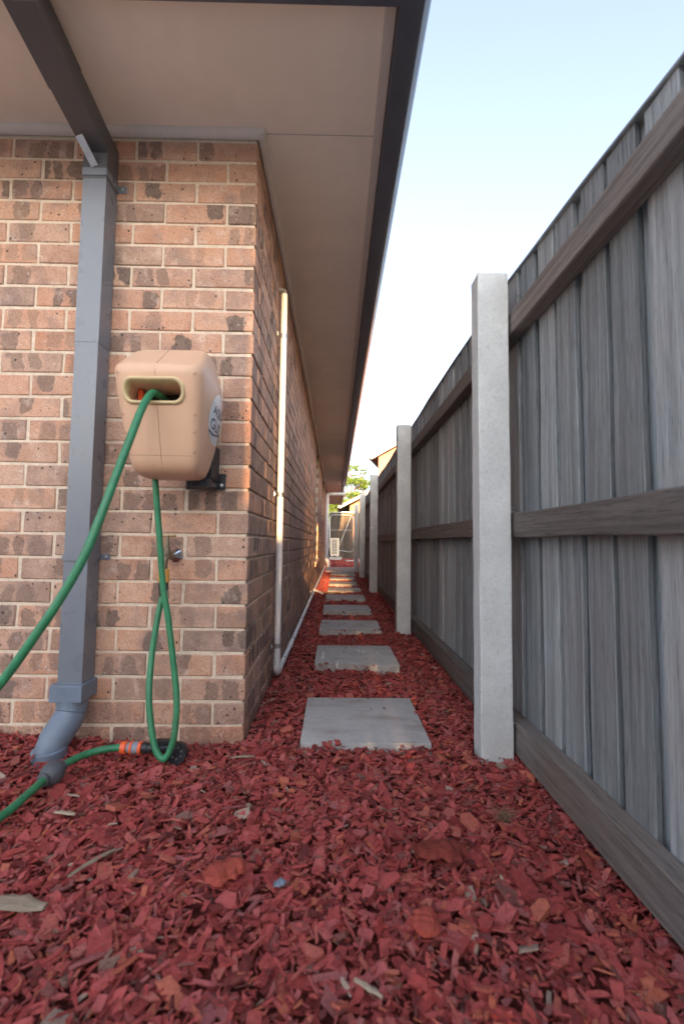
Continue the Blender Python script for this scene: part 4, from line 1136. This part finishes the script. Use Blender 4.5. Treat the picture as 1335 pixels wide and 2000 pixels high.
# ------------------------------------------------------------------ larger single pieces lying in the mulch
def shard(name, c, L, Wd, T, rz, mat, label, cat, seed, ry=0.05, group='larger pieces lying on the mulch'):
    r = random.Random(seed); bm = bmesh.new(); n = 9; ring = []
    for k in range(n):
        s = k / (n - 1); w = Wd * (0.22 + 0.95 * math.sin(pi * (0.12 + 0.76 * s)) ** 0.8) * r.uniform(0.82, 1.15) / 2
        x = (s - 0.5) * L; dy = r.uniform(-0.1, 0.1) * Wd; t_ = T * r.uniform(0.6, 1.2) / 2; bz_ = 0.03 * L * math.sin(pi * s)
        ring.append([bm.verts.new(p) for p in ((x, dy - w, bz_), (x, dy - w * 0.5, bz_ + t_), (x, dy + w * 0.45, bz_ + t_ * 0.85), (x, dy + w, bz_), (x, dy, bz_ - t_))])
    for r0_, r1_ in zip(ring, ring[1:]):
        for k in range(5): bm.faces.new((r0_[k], r0_[(k + 1) % 5], r1_[(k + 1) % 5], r1_[k]))
    bm.faces.new(ring[0][::-1]); bm.faces.new(ring[-1])
    me = from_bm(bm, name, mat)
    o = link(name, me, None, (c[0], c[1], zg(*c) + 0.012 + T * 0.3)); o.rotation_euler = (r.uniform(-0.15, 0.15), ry, rz)
    tag(o, label, cat, group)
M['pale_wood'] = wood_mat('pale_wood', (0.27, 0.21, 0.15), (0.48, 0.40, 0.30), 'x', (0.35, 0.24, 0.16))
M['grey_wood'] = wood_mat('grey_wood', (0.16, 0.14, 0.13), (0.32, 0.29, 0.27), 'x', (0.2, 0.16, 0.13))
M['red_wood'] = wood_mat('red_wood', (0.22, 0.035, 0.026), (0.42, 0.085, 0.06), 'x', (0.36, 0.09, 0.05))
shard('bark_chunk', (0.574, -0.606), 0.115, 0.075, 0.030, 0.2, M['red_wood'], 'big thick red bark chunk in the middle of the mulch', 'bark', 1)
shard('wood_splinter', (-0.285, -0.768), 0.125, 0.032, 0.010, -0.05, M['pale_wood'], 'broad pale wood splinter at the left edge of the picture', 'wood splinter', 2)
shard('wood_splinter', (-0.193, -0.656), 0.105, 0.011, 0.007, 1.05, M['pale_wood'], 'long thin pale stick lying aslant in the left mulch', 'wood splinter', 3)
shard('wood_splinter', (-0.358, -0.476), 0.055, 0.013, 0.006, -0.1, M['pale_wood'], 'small pale splinter below the green hose ball', 'wood splinter', 4)
shard('wood_splinter', (0.385, -0.925), 0.050, 0.008, 0.006, -0.55, M['pale_wood'], 'thin pale twig near the bottom edge of the picture', 'wood splinter', 5)
shard('wood_splinter', (0.030, -0.155), 0.075, 0.011, 0.006, 0.25, M['pale_wood'], 'pale splinter beside the foot of the brick corner', 'wood splinter', 6)
shard('stone', (0.218, -0.714), 0.024, 0.017, 0.012, 0.4, M['pvc_grey'], 'small bluish grey stone in the mulch', 'stone', 7)
shard('bark_chunk', (0.10, -0.69), 0.085, 0.060, 0.024, 0.6, M['red_wood'], 'wide flat red bark chunk left of the mulch centre', 'bark', 8)
shard('bark_chunk', (0.50, -0.80), 0.060, 0.045, 0.018, 1.3, M['red_wood'], 'small thick bark chunk in the lower right mulch', 'bark', 9)
shard('bark_chunk', (0.905, -0.62), 0.060, 0.020, 0.008, 1.4, M['red_wood'], 'flat red chip beside the fence foot', 'bark', 10)

# dry grass tuft by the fence, and wire ties at the near post
tf = bmesh.new(); r = random.Random(5)
for k in range(46):
    an = r.uniform(0, 2 * pi); le = r.uniform(0.022, 0.05); bx0 = Vector((0.776 + r.uniform(-0.012, 0.012), -0.44 + r.uniform(-0.012, 0.012), zg(0.776, -0.44) - 0.004))
    d_ = Vector((math.cos(an), math.sin(an), 0))
    bm_tube(tf, [bx0, bx0 + d_ * le * 0.35 + Vector((0, 0, le * 0.6)), bx0 + d_ * le * 0.95 + Vector((0, 0, le * r.uniform(0.4, 0.9)))], [0.0009, 0.0008, 0.0003], 4)
M['straw'] = plain('straw', (0.24, 0.15, 0.09), 0.8, 0.3, 60)
tag(link('grass_tuft', from_bm(tf, 'grass_tuft', M['straw'])), 'small dry brown grass tuft in the mulch near the fence', 'grass tuft')
for z in (0.105, 0.835, 0.822):
    tube('wire_tie', catmull([(0.916, -0.10, z + 0.004), (0.930, -0.125, z + 0.012), (0.946, -0.120, z + 0.006), (0.955, -0.11, z - 0.002)], 4), 0.0014, M['galv'], FN, 6)
